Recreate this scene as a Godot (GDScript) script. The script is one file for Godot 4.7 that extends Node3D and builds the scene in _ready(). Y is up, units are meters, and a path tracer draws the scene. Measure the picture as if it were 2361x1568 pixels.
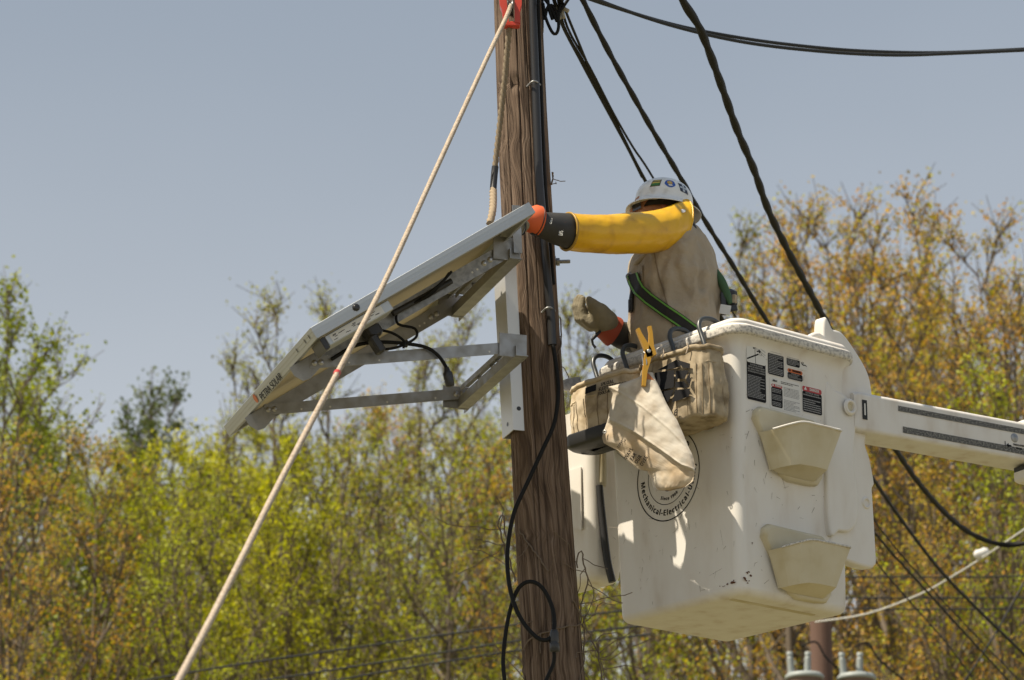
extends Node3D

const PITCH := 17.5
const FOCAL := 7340.0       # focal length in pixels of a 2361 pixel wide picture
const EYE := Vector3(0, 1.7, 0)

# ---------------------------------------------------------------- mesh building
class Geo:
	var v := PackedVector3Array()
	var uv := PackedVector2Array()
	var c := PackedColorArray()
	var ix := PackedInt32Array()
	var sg := PackedInt32Array()
	var g := 0
	var col := Color.WHITE
	func vert(p: Vector3, t := Vector2.ZERO) -> int:
		v.append(p); uv.append(t); c.append(col); sg.append(g)
		return v.size() - 1
	func tri(a: int, b: int, d: int) -> void:
		ix.append(a); ix.append(b); ix.append(d)
	func quad(p0: Vector3, p1: Vector3, p2: Vector3, p3: Vector3) -> void:
		# clockwise as seen from outside
		g += 1
		var w := p0.distance_to(p1)
		var h := p1.distance_to(p2)
		var a := vert(p0, Vector2(0, 0)); var b := vert(p1, Vector2(w, 0)); var d := vert(p2, Vector2(w, h)); var e := vert(p3, Vector2(0, h))
		tri(a, b, d); tri(a, d, e)
	func poly(pts: Array) -> void:
		# flat convex polygon, clockwise from outside
		g += 1
		var first := v.size()
		for p in pts: vert(p, Vector2(p.x + p.z, p.y))
		for i in range(1, pts.size() - 1): tri(first, first + i, first + i + 1)
	func grid(rows: Array, closed := true, flip := false, us := 1.0, cap0 := false, cap1 := false) -> void:
		# rows: Array of PackedVector3Array of one length
		g += 1
		var n: int = rows[0].size()
		var first := v.size()
		var m := n + (1 if closed else 0)
		var vv := 0.0
		for r in rows.size():
			var row: PackedVector3Array = rows[r]
			if r > 0: vv += row[0].distance_to(rows[r - 1][0])
			var u := 0.0
			for i in m:
				if i > 0: u += row[i % n].distance_to(row[(i - 1) % n])
				vert(row[i % n], Vector2(u, vv) * us)
		for r in rows.size() - 1:
			for i in m - 1:
				var a := first + r * m + i
				if flip:
					tri(a, a + 1, a + m + 1); tri(a, a + m + 1, a + m)
				else:
					tri(a, a + m + 1, a + 1); tri(a, a + m, a + m + 1)
		if cap0: cap(rows[0], not flip)
		if cap1: cap(rows[rows.size() - 1], flip)
	func cap(row: PackedVector3Array, flip: bool) -> void:
		g += 1
		var mid := Vector3.ZERO
		for p in row: mid += p
		mid /= row.size()
		var a := vert(mid)
		var n := row.size()
		var first := v.size()
		for p in row: vert(p, Vector2(p.x, p.z))
		for i in n:
			if flip: tri(a, first + (i + 1) % n, first + i)
			else: tri(a, first + i, first + (i + 1) % n)
	func box(at: Vector3, x: Vector3, y: Vector3, z: Vector3, bevel := 0.0) -> void:
		# x, y, z: half axes
		var rows := []
		var b := bevel
		var lx := x.length(); var ly := y.length(); var lz := z.length()
		var X := x / lx; var Y := y / ly; var Z := z / lz
		if b <= 0.0:
			var k := []
			for s in 8: k.append(at + x * (1 if s & 1 else -1) + y * (1 if s & 2 else -1) + z * (1 if s & 4 else -1))
			var f := [[4, 6, 7, 5], [1, 3, 2, 0], [5, 7, 3, 1], [0, 2, 6, 4], [6, 2, 3, 7], [0, 4, 5, 1]]
			var hand := x.cross(y).dot(z) > 0
			for q in f:
				if hand: quad(k[q[0]], k[q[1]], k[q[2]], k[q[3]])
				else: quad(k[q[3]], k[q[2]], k[q[1]], k[q[0]])
			return
		var hand2 := X.cross(Y).dot(Z) > 0
		for lev in [[-ly, b], [-ly + b, 0.0], [ly - b, 0.0], [ly, b]]:
			var ins: float = lev[1]
			var hx := lx - ins; var hz := lz - ins
			var row := PackedVector3Array()
			for q in [[hx - b, hz], [hx, hz - b], [hx, -hz + b], [hx - b, -hz], [-hx + b, -hz], [-hx, -hz + b], [-hx, hz - b], [-hx + b, hz]]:
				row.append(at + X * q[0] + Y * lev[0] + Z * q[1])
			rows.append(row)
		for r in 3:
			for i in 8:
				var p0 = rows[r][i]; var p1 = rows[r][(i + 1) % 8]; var p2 = rows[r + 1][(i + 1) % 8]; var p3 = rows[r + 1][i]
				if hand2: quad(p3, p2, p1, p0)
				else: quad(p0, p1, p2, p3)
		var top: Array = Array(rows[3]); var bot: Array = Array(rows[0])
		if hand2: bot.reverse()
		else: top.reverse()
		top.reverse(); bot.reverse()
		poly(top); poly(bot)
	func bar(a: Vector3, b: Vector3, w: float, h: float, up := Vector3.UP, bevel := 0.0) -> void:
		# square bar from a to b, w across, h along up
		var d := (b - a).normalized()
		var s := d.cross(up).normalized()
		var t := s.cross(d).normalized()
		box((a + b) / 2, s * w / 2, t * h / 2, d * a.distance_to(b) / 2, bevel)
	func tube(pts: Array, r, sides := 8, caps := true, us := 1.0) -> void:
		var rows := []
		var n := pts.size()
		var side := Vector3.ZERO
		for i in n:
			var p: Vector3 = pts[i]
			var d: Vector3 = (pts[mini(i + 1, n - 1)] - pts[maxi(i - 1, 0)]).normalized()
			if side == Vector3.ZERO:
				side = d.cross(Vector3.UP if absf(d.y) < 0.9 else Vector3.RIGHT).normalized()
			side = (side - d * side.dot(d)).normalized()
			var other := d.cross(side)
			var rad := 0.0
			if r is Array:
				var fr: float = float(i) / (n - 1) * (r.size() - 1)
				rad = lerpf(r[int(fr)], r[mini(int(fr) + 1, r.size() - 1)], fr - int(fr))
			else: rad = r
			var row := PackedVector3Array()
			for k in sides:
				var ang := TAU * k / sides
				row.append(p + side * cos(ang) * rad + other * sin(ang) * rad)
			rows.append(row)
		grid(rows, true, true, us, caps, caps)
	func rope(pts: Array, r: float, pitch: float, lobes := 3, depth := 0.22, sides := 15) -> void:
		var rows := []
		var n := pts.size()
		var side := Vector3.ZERO
		var run := 0.0
		for i in n:
			var p: Vector3 = pts[i]
			if i > 0: run += p.distance_to(pts[i - 1])
			var d: Vector3 = (pts[mini(i + 1, n - 1)] - pts[maxi(i - 1, 0)]).normalized()
			if side == Vector3.ZERO:
				side = d.cross(Vector3.UP if absf(d.y) < 0.9 else Vector3.RIGHT).normalized()
			side = (side - d * side.dot(d)).normalized()
			var other := d.cross(side)
			var row := PackedVector3Array()
			for k in sides:
				var ang := TAU * k / sides
				var w := absf(sin(lobes * 0.5 * (ang + TAU * run / pitch)))
				var rad := r * (1.0 - depth + depth * w)
				row.append(p + side * cos(ang) * rad + other * sin(ang) * rad)
			rows.append(row)
		grid(rows, true, true, 1.0, true, true)
	func lathe(base: Vector3, axis: Vector3, prof: Array, sides := 20, closed_ends := true) -> void:
		# prof: Array of [radius, distance along axis]
		var d := axis.normalized()
		var side := d.cross(Vector3.UP if absf(d.y) < 0.9 else Vector3.RIGHT).normalized()
		var other := d.cross(side)
		var last = null
		var rows := []
		for q in prof:
			var row := PackedVector3Array()
			for k in sides:
				var ang := TAU * k / sides
				row.append(base + d * q[1] + (side * cos(ang) + other * sin(ang)) * maxf(q[0], 0.0004))
			rows.append(row)
		grid(rows, true, true, 1.0, closed_ends, closed_ends)
	func prism(outline: Array, ax: Vector3, ay: Vector3, o: Vector3, depth: Vector3) -> void:
		# outline: Vector2s in the plane ax, ay; swept by depth (both faces closed)
		var flat := PackedVector2Array(outline)
		if Geometry2D.is_polygon_clockwise(flat): flat.reverse()
		var t := Geometry2D.triangulate_polygon(flat)
		var out := ax.cross(ay).dot(depth) > 0
		for side in 2:
			g += 1
			var first := v.size()
			for p in flat: vert(o + ax * p.x + ay * p.y + (depth if side == 1 else Vector3.ZERO), p)
			for i in range(0, t.size(), 3):
				if (side == 1) == out: tri(first + t[i], first + t[i + 2], first + t[i + 1])
				else: tri(first + t[i], first + t[i + 1], first + t[i + 2])
		for i in flat.size():
			var p := flat[i]; var q := flat[(i + 1) % flat.size()]
			var a := o + ax * p.x + ay * p.y; var b := o + ax * q.x + ay * q.y
			if out: quad(a, a + depth, b + depth, b)
			else: quad(b, b + depth, a + depth, a)
	func slab(outline: Array, ax: Vector3, ay: Vector3, o: Vector3, depth: Vector3, r: float) -> void:
		# prism with a rounded front edge; outline runs clockwise as seen from the front
		var n := outline.size()
		var inn := PackedVector2Array()
		for i in n:
			var d: Vector2 = ((outline[(i + 1) % n] - outline[i]).normalized() + (outline[i] - outline[(i + n - 1) % n]).normalized()).normalized()
			inn.append(Vector2(d.y, -d.x))
		var rows := []
		var L := depth.length()
		for q in [[0.0, 0.0], [L - r, 0.0], [L - r * 0.62, 0.08], [L - r * 0.29, 0.29], [L - r * 0.08, 0.62], [L, 1.0]]:
			var row := PackedVector3Array()
			for i in n:
				var p: Vector2 = outline[i] + inn[i] * r * q[1]
				row.append(o + ax * p.x + ay * p.y + depth / L * q[0])
			rows.append(row)
		grid(rows, true, true)
		g += 1
		var flat := PackedVector2Array()
		for i in n: flat.append(outline[i] + inn[i] * r)
		var t := Geometry2D.triangulate_polygon(flat)
		if t.is_empty(): t = Geometry2D.triangulate_polygon(PackedVector2Array(outline))
		var first := v.size()
		for p in flat: vert(o + ax * p.x + ay * p.y + depth, p)
		for i in range(0, t.size(), 3): tri(first + t[i], first + t[i + 2], first + t[i + 1])
	func add(m: Mesh, x: Transform3D) -> void:
		for s in m.get_surface_count():
			g += 1
			var arr := m.surface_get_arrays(s)
			var first := v.size()
			var pv: PackedVector3Array = arr[Mesh.ARRAY_VERTEX]
			for p in pv: vert(x * p)
			var pi: PackedInt32Array = arr[Mesh.ARRAY_INDEX]
			if pi.size() == 0: pi = PackedInt32Array(range(pv.size()))
			for i in range(0, pi.size(), 3): tri(first + pi[i], first + pi[i + 1], first + pi[i + 2])
	func mesh(smooth := true, limit := 0.35) -> ArrayMesh:
		# smooth inside each smoothing group, welded by position; faces over the limit stay crisp only between groups
		var nn := PackedVector3Array()
		nn.resize(v.size())
		if smooth:
			var acc := {}
			var keys := []
			keys.resize(v.size())
			for i in v.size():
				var p := v[i]
				keys[i] = Vector4i(roundi(p.x * 20000), roundi(p.y * 20000), roundi(p.z * 20000), sg[i])
			for i in range(0, ix.size(), 3):
				var n := (v[ix[i + 2]] - v[ix[i]]).cross(v[ix[i + 1]] - v[ix[i]])
				for k in 3:
					var key = keys[ix[i + k]]
					acc[key] = acc.get(key, Vector3.ZERO) + n
			for i in v.size(): nn[i] = acc.get(keys[i], Vector3.UP).normalized()
		else:
			for i in range(0, ix.size(), 3):
				var n := (v[ix[i + 2]] - v[ix[i]]).cross(v[ix[i + 1]] - v[ix[i]])
				for k in 3: nn[ix[i + k]] += n
			for i in v.size(): nn[i] = nn[i].normalized()
		var arr := []
		arr.resize(Mesh.ARRAY_MAX)
		arr[Mesh.ARRAY_VERTEX] = v
		arr[Mesh.ARRAY_NORMAL] = nn
		arr[Mesh.ARRAY_TEX_UV] = uv
		arr[Mesh.ARRAY_COLOR] = c
		arr[Mesh.ARRAY_INDEX] = ix
		var m := ArrayMesh.new()
		m.add_surface_from_arrays(Mesh.PRIMITIVE_TRIANGLES, arr)
		return m

# ---------------------------------------------------------------- naming and tagging
var used := {}
func numbered(called: String) -> String:
	var n: int = used.get(called, -1) + 1
	used[called] = n
	return called if n == 0 else "%s_%03d" % [called, n]

func tag(o: Node3D, label: String, category: String, group := "") -> Node3D:
	o.set_meta("label", label)
	o.set_meta("category", category)
	if group: o.set_meta("group", group)
	return o

func thing(called: String, label: String, category: String, at_ := Vector3.ZERO, group := "") -> Node3D:
	var o := Node3D.new()
	o.name = numbered(called)
	o.position = at_
	add_child(o, true)
	return tag(o, label, category, group)

# commits geometry (in world coordinates) as ONE mesh under parent (a top-level thing without turn, or a part of it)
func obj(called: String, geo: Geo, m: Material, parent: Node3D = self, smooth := true) -> MeshInstance3D:
	var o := MeshInstance3D.new()
	if parent == self: o.name = numbered(called)
	else:
		var k := 0
		var nm := called
		while parent.has_node(nm):
			k += 1
			nm = "%s_%03d" % [called, k]
		o.name = nm
	var off := Vector3.ZERO
	var q: Node = parent
	while q != self:
		off += (q as Node3D).position
		q = q.get_parent()
	if off != Vector3.ZERO:
		for i in geo.v.size(): geo.v[i] -= off
	o.mesh = geo.mesh(smooth)
	o.mesh.surface_set_material(0, m)
	parent.add_child(o, true)
	return o

func at(x: float, y: float, z: float) -> Vector3:
	# the point at depth z that the photograph (2361 x 1568) shows at x, y
	var p := deg_to_rad(PITCH)
	var fw := Vector3(0, sin(p), -cos(p))
	var up := Vector3(0, cos(p), sin(p))
	var r := fw + Vector3.RIGHT * (x - 1180.5) / FOCAL + up * (784.0 - y) / FOCAL
	return EYE + r * (z / r.z)

func spline(pts: Array, step: float) -> Array:
	# evenly spaced points on a smooth curve through pts
	var c := Curve3D.new()
	c.bake_interval = step
	for i in pts.size():
		var t: Vector3 = (pts[mini(i + 1, pts.size() - 1)] - pts[maxi(i - 1, 0)]) / 6.0
		c.add_point(pts[i], -t, t)
	return Array(c.get_baked_points())

# ---------------------------------------------------------------- materials
func lin(r: float, g: float, b: float) -> Color:
	return Color(r, g, b).linear_to_srgb()

func mat(c: Color, rough := 0.6, metal := 0.0) -> StandardMaterial3D:
	# c: linear base colour
	var m := StandardMaterial3D.new()
	m.albedo_color = c.linear_to_srgb()
	m.roughness = rough
	m.metallic = metal
	m.cull_mode = BaseMaterial3D.CULL_DISABLED
	return m

func noise_tex(freq: float, seed_: int, colors: Array, offsets: Array, size := 512, octaves := 4, kind := FastNoiseLite.TYPE_SIMPLEX_SMOOTH) -> NoiseTexture2D:
	var n := FastNoiseLite.new()
	n.noise_type = kind
	n.seed = seed_
	n.frequency = freq
	n.fractal_octaves = octaves
	var t := NoiseTexture2D.new()
	t.width = size; t.height = size
	t.seamless = true
	t.noise = n
	if colors.size():
		var g := Gradient.new()
		var cc := PackedColorArray()
		for q in colors: cc.append((q as Color).linear_to_srgb())
		g.colors = cc
		g.offsets = PackedFloat32Array(offsets)
		t.color_ramp = g
	return t

func triplanar(m: StandardMaterial3D, scale_: float) -> void:
	m.uv1_triplanar = true
	m.uv1_scale = Vector3.ONE * scale_
	m.uv1_triplanar_sharpness = 4.0

func streaks(w: int, h: int, seed_: int, colors: Array, offsets: Array, stretch := 12, fine := 0.25) -> ImageTexture:
	# noise drawn out along v
	var n := FastNoiseLite.new()
	n.seed = seed_
	n.frequency = 0.035
	n.fractal_octaves = 5
	var a := n.get_seamless_image(w, maxi(h / stretch, 4))
	a.resize(w, h, Image.INTERPOLATE_CUBIC)
	n.seed = seed_ + 1
	n.frequency = 0.12
	var b := n.get_seamless_image(w, maxi(h / (stretch / 2), 4))
	b.resize(w, h, Image.INTERPOLATE_CUBIC)
	a.convert(Image.FORMAT_L8); b.convert(Image.FORMAT_L8)
	var da := a.get_data(); var db := b.get_data()
	var g := Gradient.new()
	g.colors = PackedColorArray(colors)
	g.offsets = PackedFloat32Array(offsets)
	var lut := PackedByteArray()
	for i in 256:
		var q := g.sample(i / 255.0).linear_to_srgb()
		lut.append(int(q.r * 255)); lut.append(int(q.g * 255)); lut.append(int(q.b * 255))
	var o := PackedByteArray()
	o.resize(w * h * 3)
	for i in w * h:
		var k := clampi(int(da[i] * (1.0 - fine) + db[i] * fine), 0, 255) * 3
		o[i * 3] = lut[k]; o[i * 3 + 1] = lut[k + 1]; o[i * 3 + 2] = lut[k + 2]
	var im := Image.create_from_data(w, h, false, Image.FORMAT_RGB8, o)
	return ImageTexture.create_from_image(im)

var fonts := {}
func font(bold := true, serif := false) -> SystemFont:
	var key := "%s%s" % [bold, serif]
	if not fonts.has(key):
		var f := SystemFont.new()
		f.font_names = PackedStringArray(["Droid Serif" if serif else "Droid Sans"])
		f.font_weight = 700 if bold else 400
		fonts[key] = f
	return fonts[key]

func lettering(s: String, height: float, bold := true, serif := false) -> Mesh:
	var t := TextMesh.new()
	t.text = s
	t.font = font(bold, serif)
	t.font_size = 64
	t.pixel_size = height / 46.0      # cap height is near 46 of 64
	t.depth = 0.0008
	t.curve_step = 3.0
	return t

func text(called: String, s: String, height: float, o: Vector3, right: Vector3, up: Vector3, m: Material, parent: Node3D, bold := true, squeeze := 1.0, serif := false) -> MeshInstance3D:
	var g := Geo.new()
	var out := right.cross(up).normalized()
	g.add(lettering(s, height, bold, serif), Transform3D(Basis(right.normalized() * squeeze, up.normalized(), out), o + out * 0.0006))
	return obj(called, g, m, parent, false)

func rring(o: Vector3, A: Vector3, B: Vector3, la: float, lb: float, r: float, n := 6) -> PackedVector3Array:
	# rounded rectangle round o with half lengths la along A and lb along B
	var row := PackedVector3Array()
	for k in 4:
		var sa: float = [1, -1, -1, 1][k]; var sb: float = [1, 1, -1, -1][k]
		for i in n + 1:
			var ang := PI / 2 * (k + float(i) / n)
			row.append(o + A * (sa * (la - r) + cos(ang) * r) + B * (sb * (lb - r) + sin(ang) * r))
	return row

# ---------------------------------------------------------------- the scene
var M := {}
var rack: Node3D
var bucket: Node3D

func _ready() -> void:
	var cam := Camera3D.new()
	cam.name = "camera"
	cam.position = EYE
	cam.rotation_degrees = Vector3(PITCH, 0, 0)
	cam.fov = rad_to_deg(2.0 * atan(784.0 / FOCAL))
	cam.near = 0.1
	cam.far = 900.0
	var lens := CameraAttributesPhysical.new()
	lens.frustum_focal_length = 12.0 * FOCAL / 784.0
	lens.frustum_focus_distance = 12.5
	lens.frustum_near = 0.1
	lens.frustum_far = 900.0
	lens.exposure_aperture = 5.4
	cam.attributes = lens
	add_child(cam)
	cam.current = true

	var env := Environment.new()
	env.background_mode = Environment.BG_SKY
	env.tonemap_mode = Environment.TONE_MAPPER_LINEAR
	env.tonemap_exposure = 1.34
	env.sdfgi_enabled = true
	env.ssao_enabled = true
	env.ssil_enabled = true
	var sky_m := ProceduralSkyMaterial.new()
	sky_m.sky_top_color = lin(0.165, 0.216, 0.292)
	sky_m.sky_horizon_color = lin(0.80, 0.785, 0.735)
	sky_m.sky_curve = 0.15
	sky_m.ground_bottom_color = lin(0.20, 0.19, 0.16)
	sky_m.ground_horizon_color = lin(0.36, 0.36, 0.34)
	sky_m.sun_angle_max = 40.0
	sky_m.sun_curve = 0.25
	# thin uneven haze
	var hz := FastNoiseLite.new()
	hz.seed = 6
	hz.frequency = 2.2
	hz.fractal_octaves = 4
	var cover := Image.create(512, 256, false, Image.FORMAT_RGBA8)
	for y in 256:
		for x in 512:
			var th := TAU * x / 512.0
			var ph := PI * (0.5 - (y + 0.5) / 256.0)
			var v := clampf(0.5 + 0.9 * hz.get_noise_3d(cos(th) * cos(ph), sin(ph) * 2.6, sin(th) * cos(ph)), 0, 1)
			cover.set_pixel(x, y, Color(0.92, 0.93, 0.95, 0.050 * v))
	sky_m.sky_cover = ImageTexture.create_from_image(cover)
	var sky := Sky.new()
	sky.sky_material = sky_m
	env.sky = sky
	var we := WorldEnvironment.new()
	we.name = "world_environment"
	we.environment = env
	add_child(we)

	var sun := DirectionalLight3D.new()
	sun.name = "sun"
	sun.light_color = Color(1.0, 0.95, 0.86)
	sun.light_energy = 1.6
	sun.light_angular_distance = 0.5
	sun.shadow_enabled = true
	add_child(sun)
	var el := deg_to_rad(57.0)
	var az := Vector3(-0.93, 0, 0.367)
	sun.look_at_from_position((az * cos(el) + Vector3.UP * sin(el)) * 50.0, Vector3.ZERO)

	materials()
	ground()
	trees()
	utility_pole()
	bucket_truck()
	solar_rack()
	cables()
	far_pole()
	ropes()
	bags()
	worker()
	vines()

func materials() -> void:
	var w := mat(Color(0.74, 0.715, 0.66), 0.38)
	w.albedo_color = Color.WHITE
	w.albedo_texture = noise_tex(0.006, 11, [Color(0.58, 0.52, 0.45), Color(0.685, 0.65, 0.60), Color(0.725, 0.70, 0.66), Color(0.745, 0.725, 0.69)], [0.0, 0.3, 0.55, 1.0])
	w.roughness_texture = noise_tex(0.02, 12, [Color(0.25, 0.25, 0.25), Color(0.6, 0.6, 0.6)], [0.2, 0.9], 256)
	w.roughness = 1.0
	triplanar(w, 1.1)
	w.uv1_scale = Vector3(2.4, 0.7, 2.4)
	M.gelcoat = w
	var y := mat(Color(0.6, 0.55, 0.42), 0.5)
	y.albedo_color = Color.WHITE
	y.albedo_texture = noise_tex(0.008, 15, [Color(0.48, 0.41, 0.25), Color(0.56, 0.50, 0.35), Color(0.60, 0.55, 0.42)], [0.1, 0.5, 1.0])
	triplanar(y, 1.3)
	M.gelcoat_yellowed = y
	var worn := mat(Color(0.5, 0.48, 0.44), 0.7)
	worn.albedo_color = Color.WHITE
	worn.albedo_texture = noise_tex(0.05, 16, [Color(0.16, 0.155, 0.15), Color(0.40, 0.385, 0.36), Color(0.60, 0.57, 0.52), Color(0.70, 0.67, 0.6)], [0.05, 0.32, 0.5, 1.0])
	triplanar(worn, 2.5)
	M.worn_edge = worn
	var al := mat(Color(0.37, 0.37, 0.37), 0.34, 0.95)
	al.roughness_texture = noise_tex(0.02, 21, [Color(0.20, 0.20, 0.20), Color(0.48, 0.48, 0.48)], [0.2, 0.8], 256)
	al.roughness = 1.0
	triplanar(al, 3.0)
	M.aluminium = al
	var ga := mat(Color(0.5, 0.51, 0.52), 0.5, 0.8)
	ga.albedo_color = Color.WHITE
	ga.albedo_texture = noise_tex(0.025, 22, [Color(0.26, 0.265, 0.27), Color(0.33, 0.335, 0.34), Color(0.40, 0.405, 0.41)], [0.2, 0.5, 0.9], 256, 3)
	triplanar(ga, 5.0)
	M.galvanized = ga
	M.anodized = mat(Color(0.46, 0.48, 0.49), 0.40, 0.6)
	M.backsheet = mat(Color(0.50, 0.43, 0.30), 0.55)
	M.glass = mat(Color(0.012, 0.018, 0.05), 0.08)
	M.black_rubber = mat(Color(0.018, 0.018, 0.019), 0.5)
	M.black_cable = mat(Color(0.014, 0.014, 0.014), 0.6)
	M.black_cable.metallic_specular = 0.25
	M.grey_cable = mat(Color(0.035, 0.037, 0.04), 0.6)
	M.grey_cable.metallic_specular = 0.3
	M.black_plastic = mat(Color(0.025, 0.025, 0.027), 0.35)
	M.black_print = mat(Color(0.018, 0.018, 0.02), 0.75)
	M.black_print.metallic_specular = 0.2
	M.bright_aluminium = mat(Color(0.66, 0.66, 0.65), 0.42, 0.45)
	M.white_print = mat(Color(0.66, 0.65, 0.62), 0.5)
	M.red_print = mat(Color(0.42, 0.035, 0.035), 0.45)
	M.orange_print = mat(Color(0.55, 0.13, 0.02), 0.45)
	M.steel = mat(Color(0.45, 0.45, 0.45), 0.35, 0.95)
	M.red_paint = mat(Color(0.55, 0.055, 0.03), 0.35)
	M.red_tape = mat(Color(0.5, 0.04, 0.035), 0.5)
	M.yellow_plastic = mat(Color(0.50, 0.27, 0.02), 0.5)
	M.leather = mat(Color(0.38, 0.13, 0.035), 0.6)
	M.rust = mat(Color(0.10, 0.035, 0.015), 0.9)
	M.red_lens = mat(Color(0.25, 0.02, 0.03), 0.15)
	var rope := mat(Color(0.52, 0.42, 0.31), 0.9)
	rope.albedo_color = Color.WHITE
	rope.albedo_texture = noise_tex(0.05, 31, [Color(0.32, 0.25, 0.18), Color(0.47, 0.39, 0.305), Color(0.55, 0.47, 0.38)], [0.2, 0.55, 0.9], 256)
	triplanar(rope, 6.0)
	M.rope = rope
	var rope2 := mat(Color(0.21, 0.165, 0.11), 0.9)
	M.splice = mat(Color(0.36, 0.28, 0.19), 0.9)
	M.old_rope = rope2
	var cv := mat(Color(0.6, 0.5, 0.36), 0.9)
	cv.albedo_color = Color.WHITE
	cv.albedo_texture = noise_tex(0.009, 41, [Color(0.34, 0.26, 0.16), Color(0.50, 0.40, 0.27), Color(0.58, 0.48, 0.34), Color(0.64, 0.55, 0.42)], [0.12, 0.36, 0.55, 0.95], 512, 5)
	cv.heightmap_enabled = true
	cv.heightmap_texture = noise_tex(0.02, 42, [], [], 512, 4)
	cv.heightmap_scale = 0.07
	triplanar(cv, 2.2)
	M.canvas = cv
	var cd := cv.duplicate() as StandardMaterial3D
	cd.albedo_texture = noise_tex(0.010, 43, [Color(0.20, 0.15, 0.09), Color(0.33, 0.265, 0.175), Color(0.40, 0.325, 0.22), Color(0.48, 0.40, 0.29)], [0.15, 0.4, 0.6, 0.95], 512, 5)
	M.canvas_dirty = cd
	M.bark = mat(Color(0.14, 0.11, 0.08), 0.95)

func ground() -> void:
	var g := Geo.new()
	g.quad(Vector3(-400, 0, -500), Vector3(400, 0, -500), Vector3(400, 0, 200), Vector3(-400, 0, 200))
	var m := mat(Color(0.16, 0.17, 0.08), 0.95)
	m.albedo_color = Color.WHITE
	m.albedo_texture = noise_tex(0.01, 51, [Color(0.17, 0.14, 0.075), Color(0.15, 0.14, 0.065), Color(0.20, 0.175, 0.11)], [0.2, 0.5, 0.9])
	m.uv1_scale = Vector3(0.2, 0.2, 0.2)
	var o := obj("ground", g, m)
	o.set_meta("kind", "structure")
	tag(o, "grassy ground under the trees and the bucket truck", "ground")
	var r := Geo.new()
	r.quad(Vector3(-200, 0.004, -7.5), Vector3(200, 0.004, -7.5), Vector3(200, 0.004, -0.5), Vector3(-200, 0.004, -0.5))
	var a := mat(Color(0.22, 0.21, 0.19), 0.95)
	a.albedo_color = Color.WHITE
	a.albedo_texture = noise_tex(0.02, 52, [Color(0.12, 0.11, 0.09), Color(0.17, 0.155, 0.13)], [0.2, 0.9])
	a.uv1_scale = Vector3(0.5, 0.5, 0.5)
	var ro := obj("road", r, a)
	ro.set_meta("kind", "structure")
	tag(ro, "worn asphalt road running past in front of the pole", "road")

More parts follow.
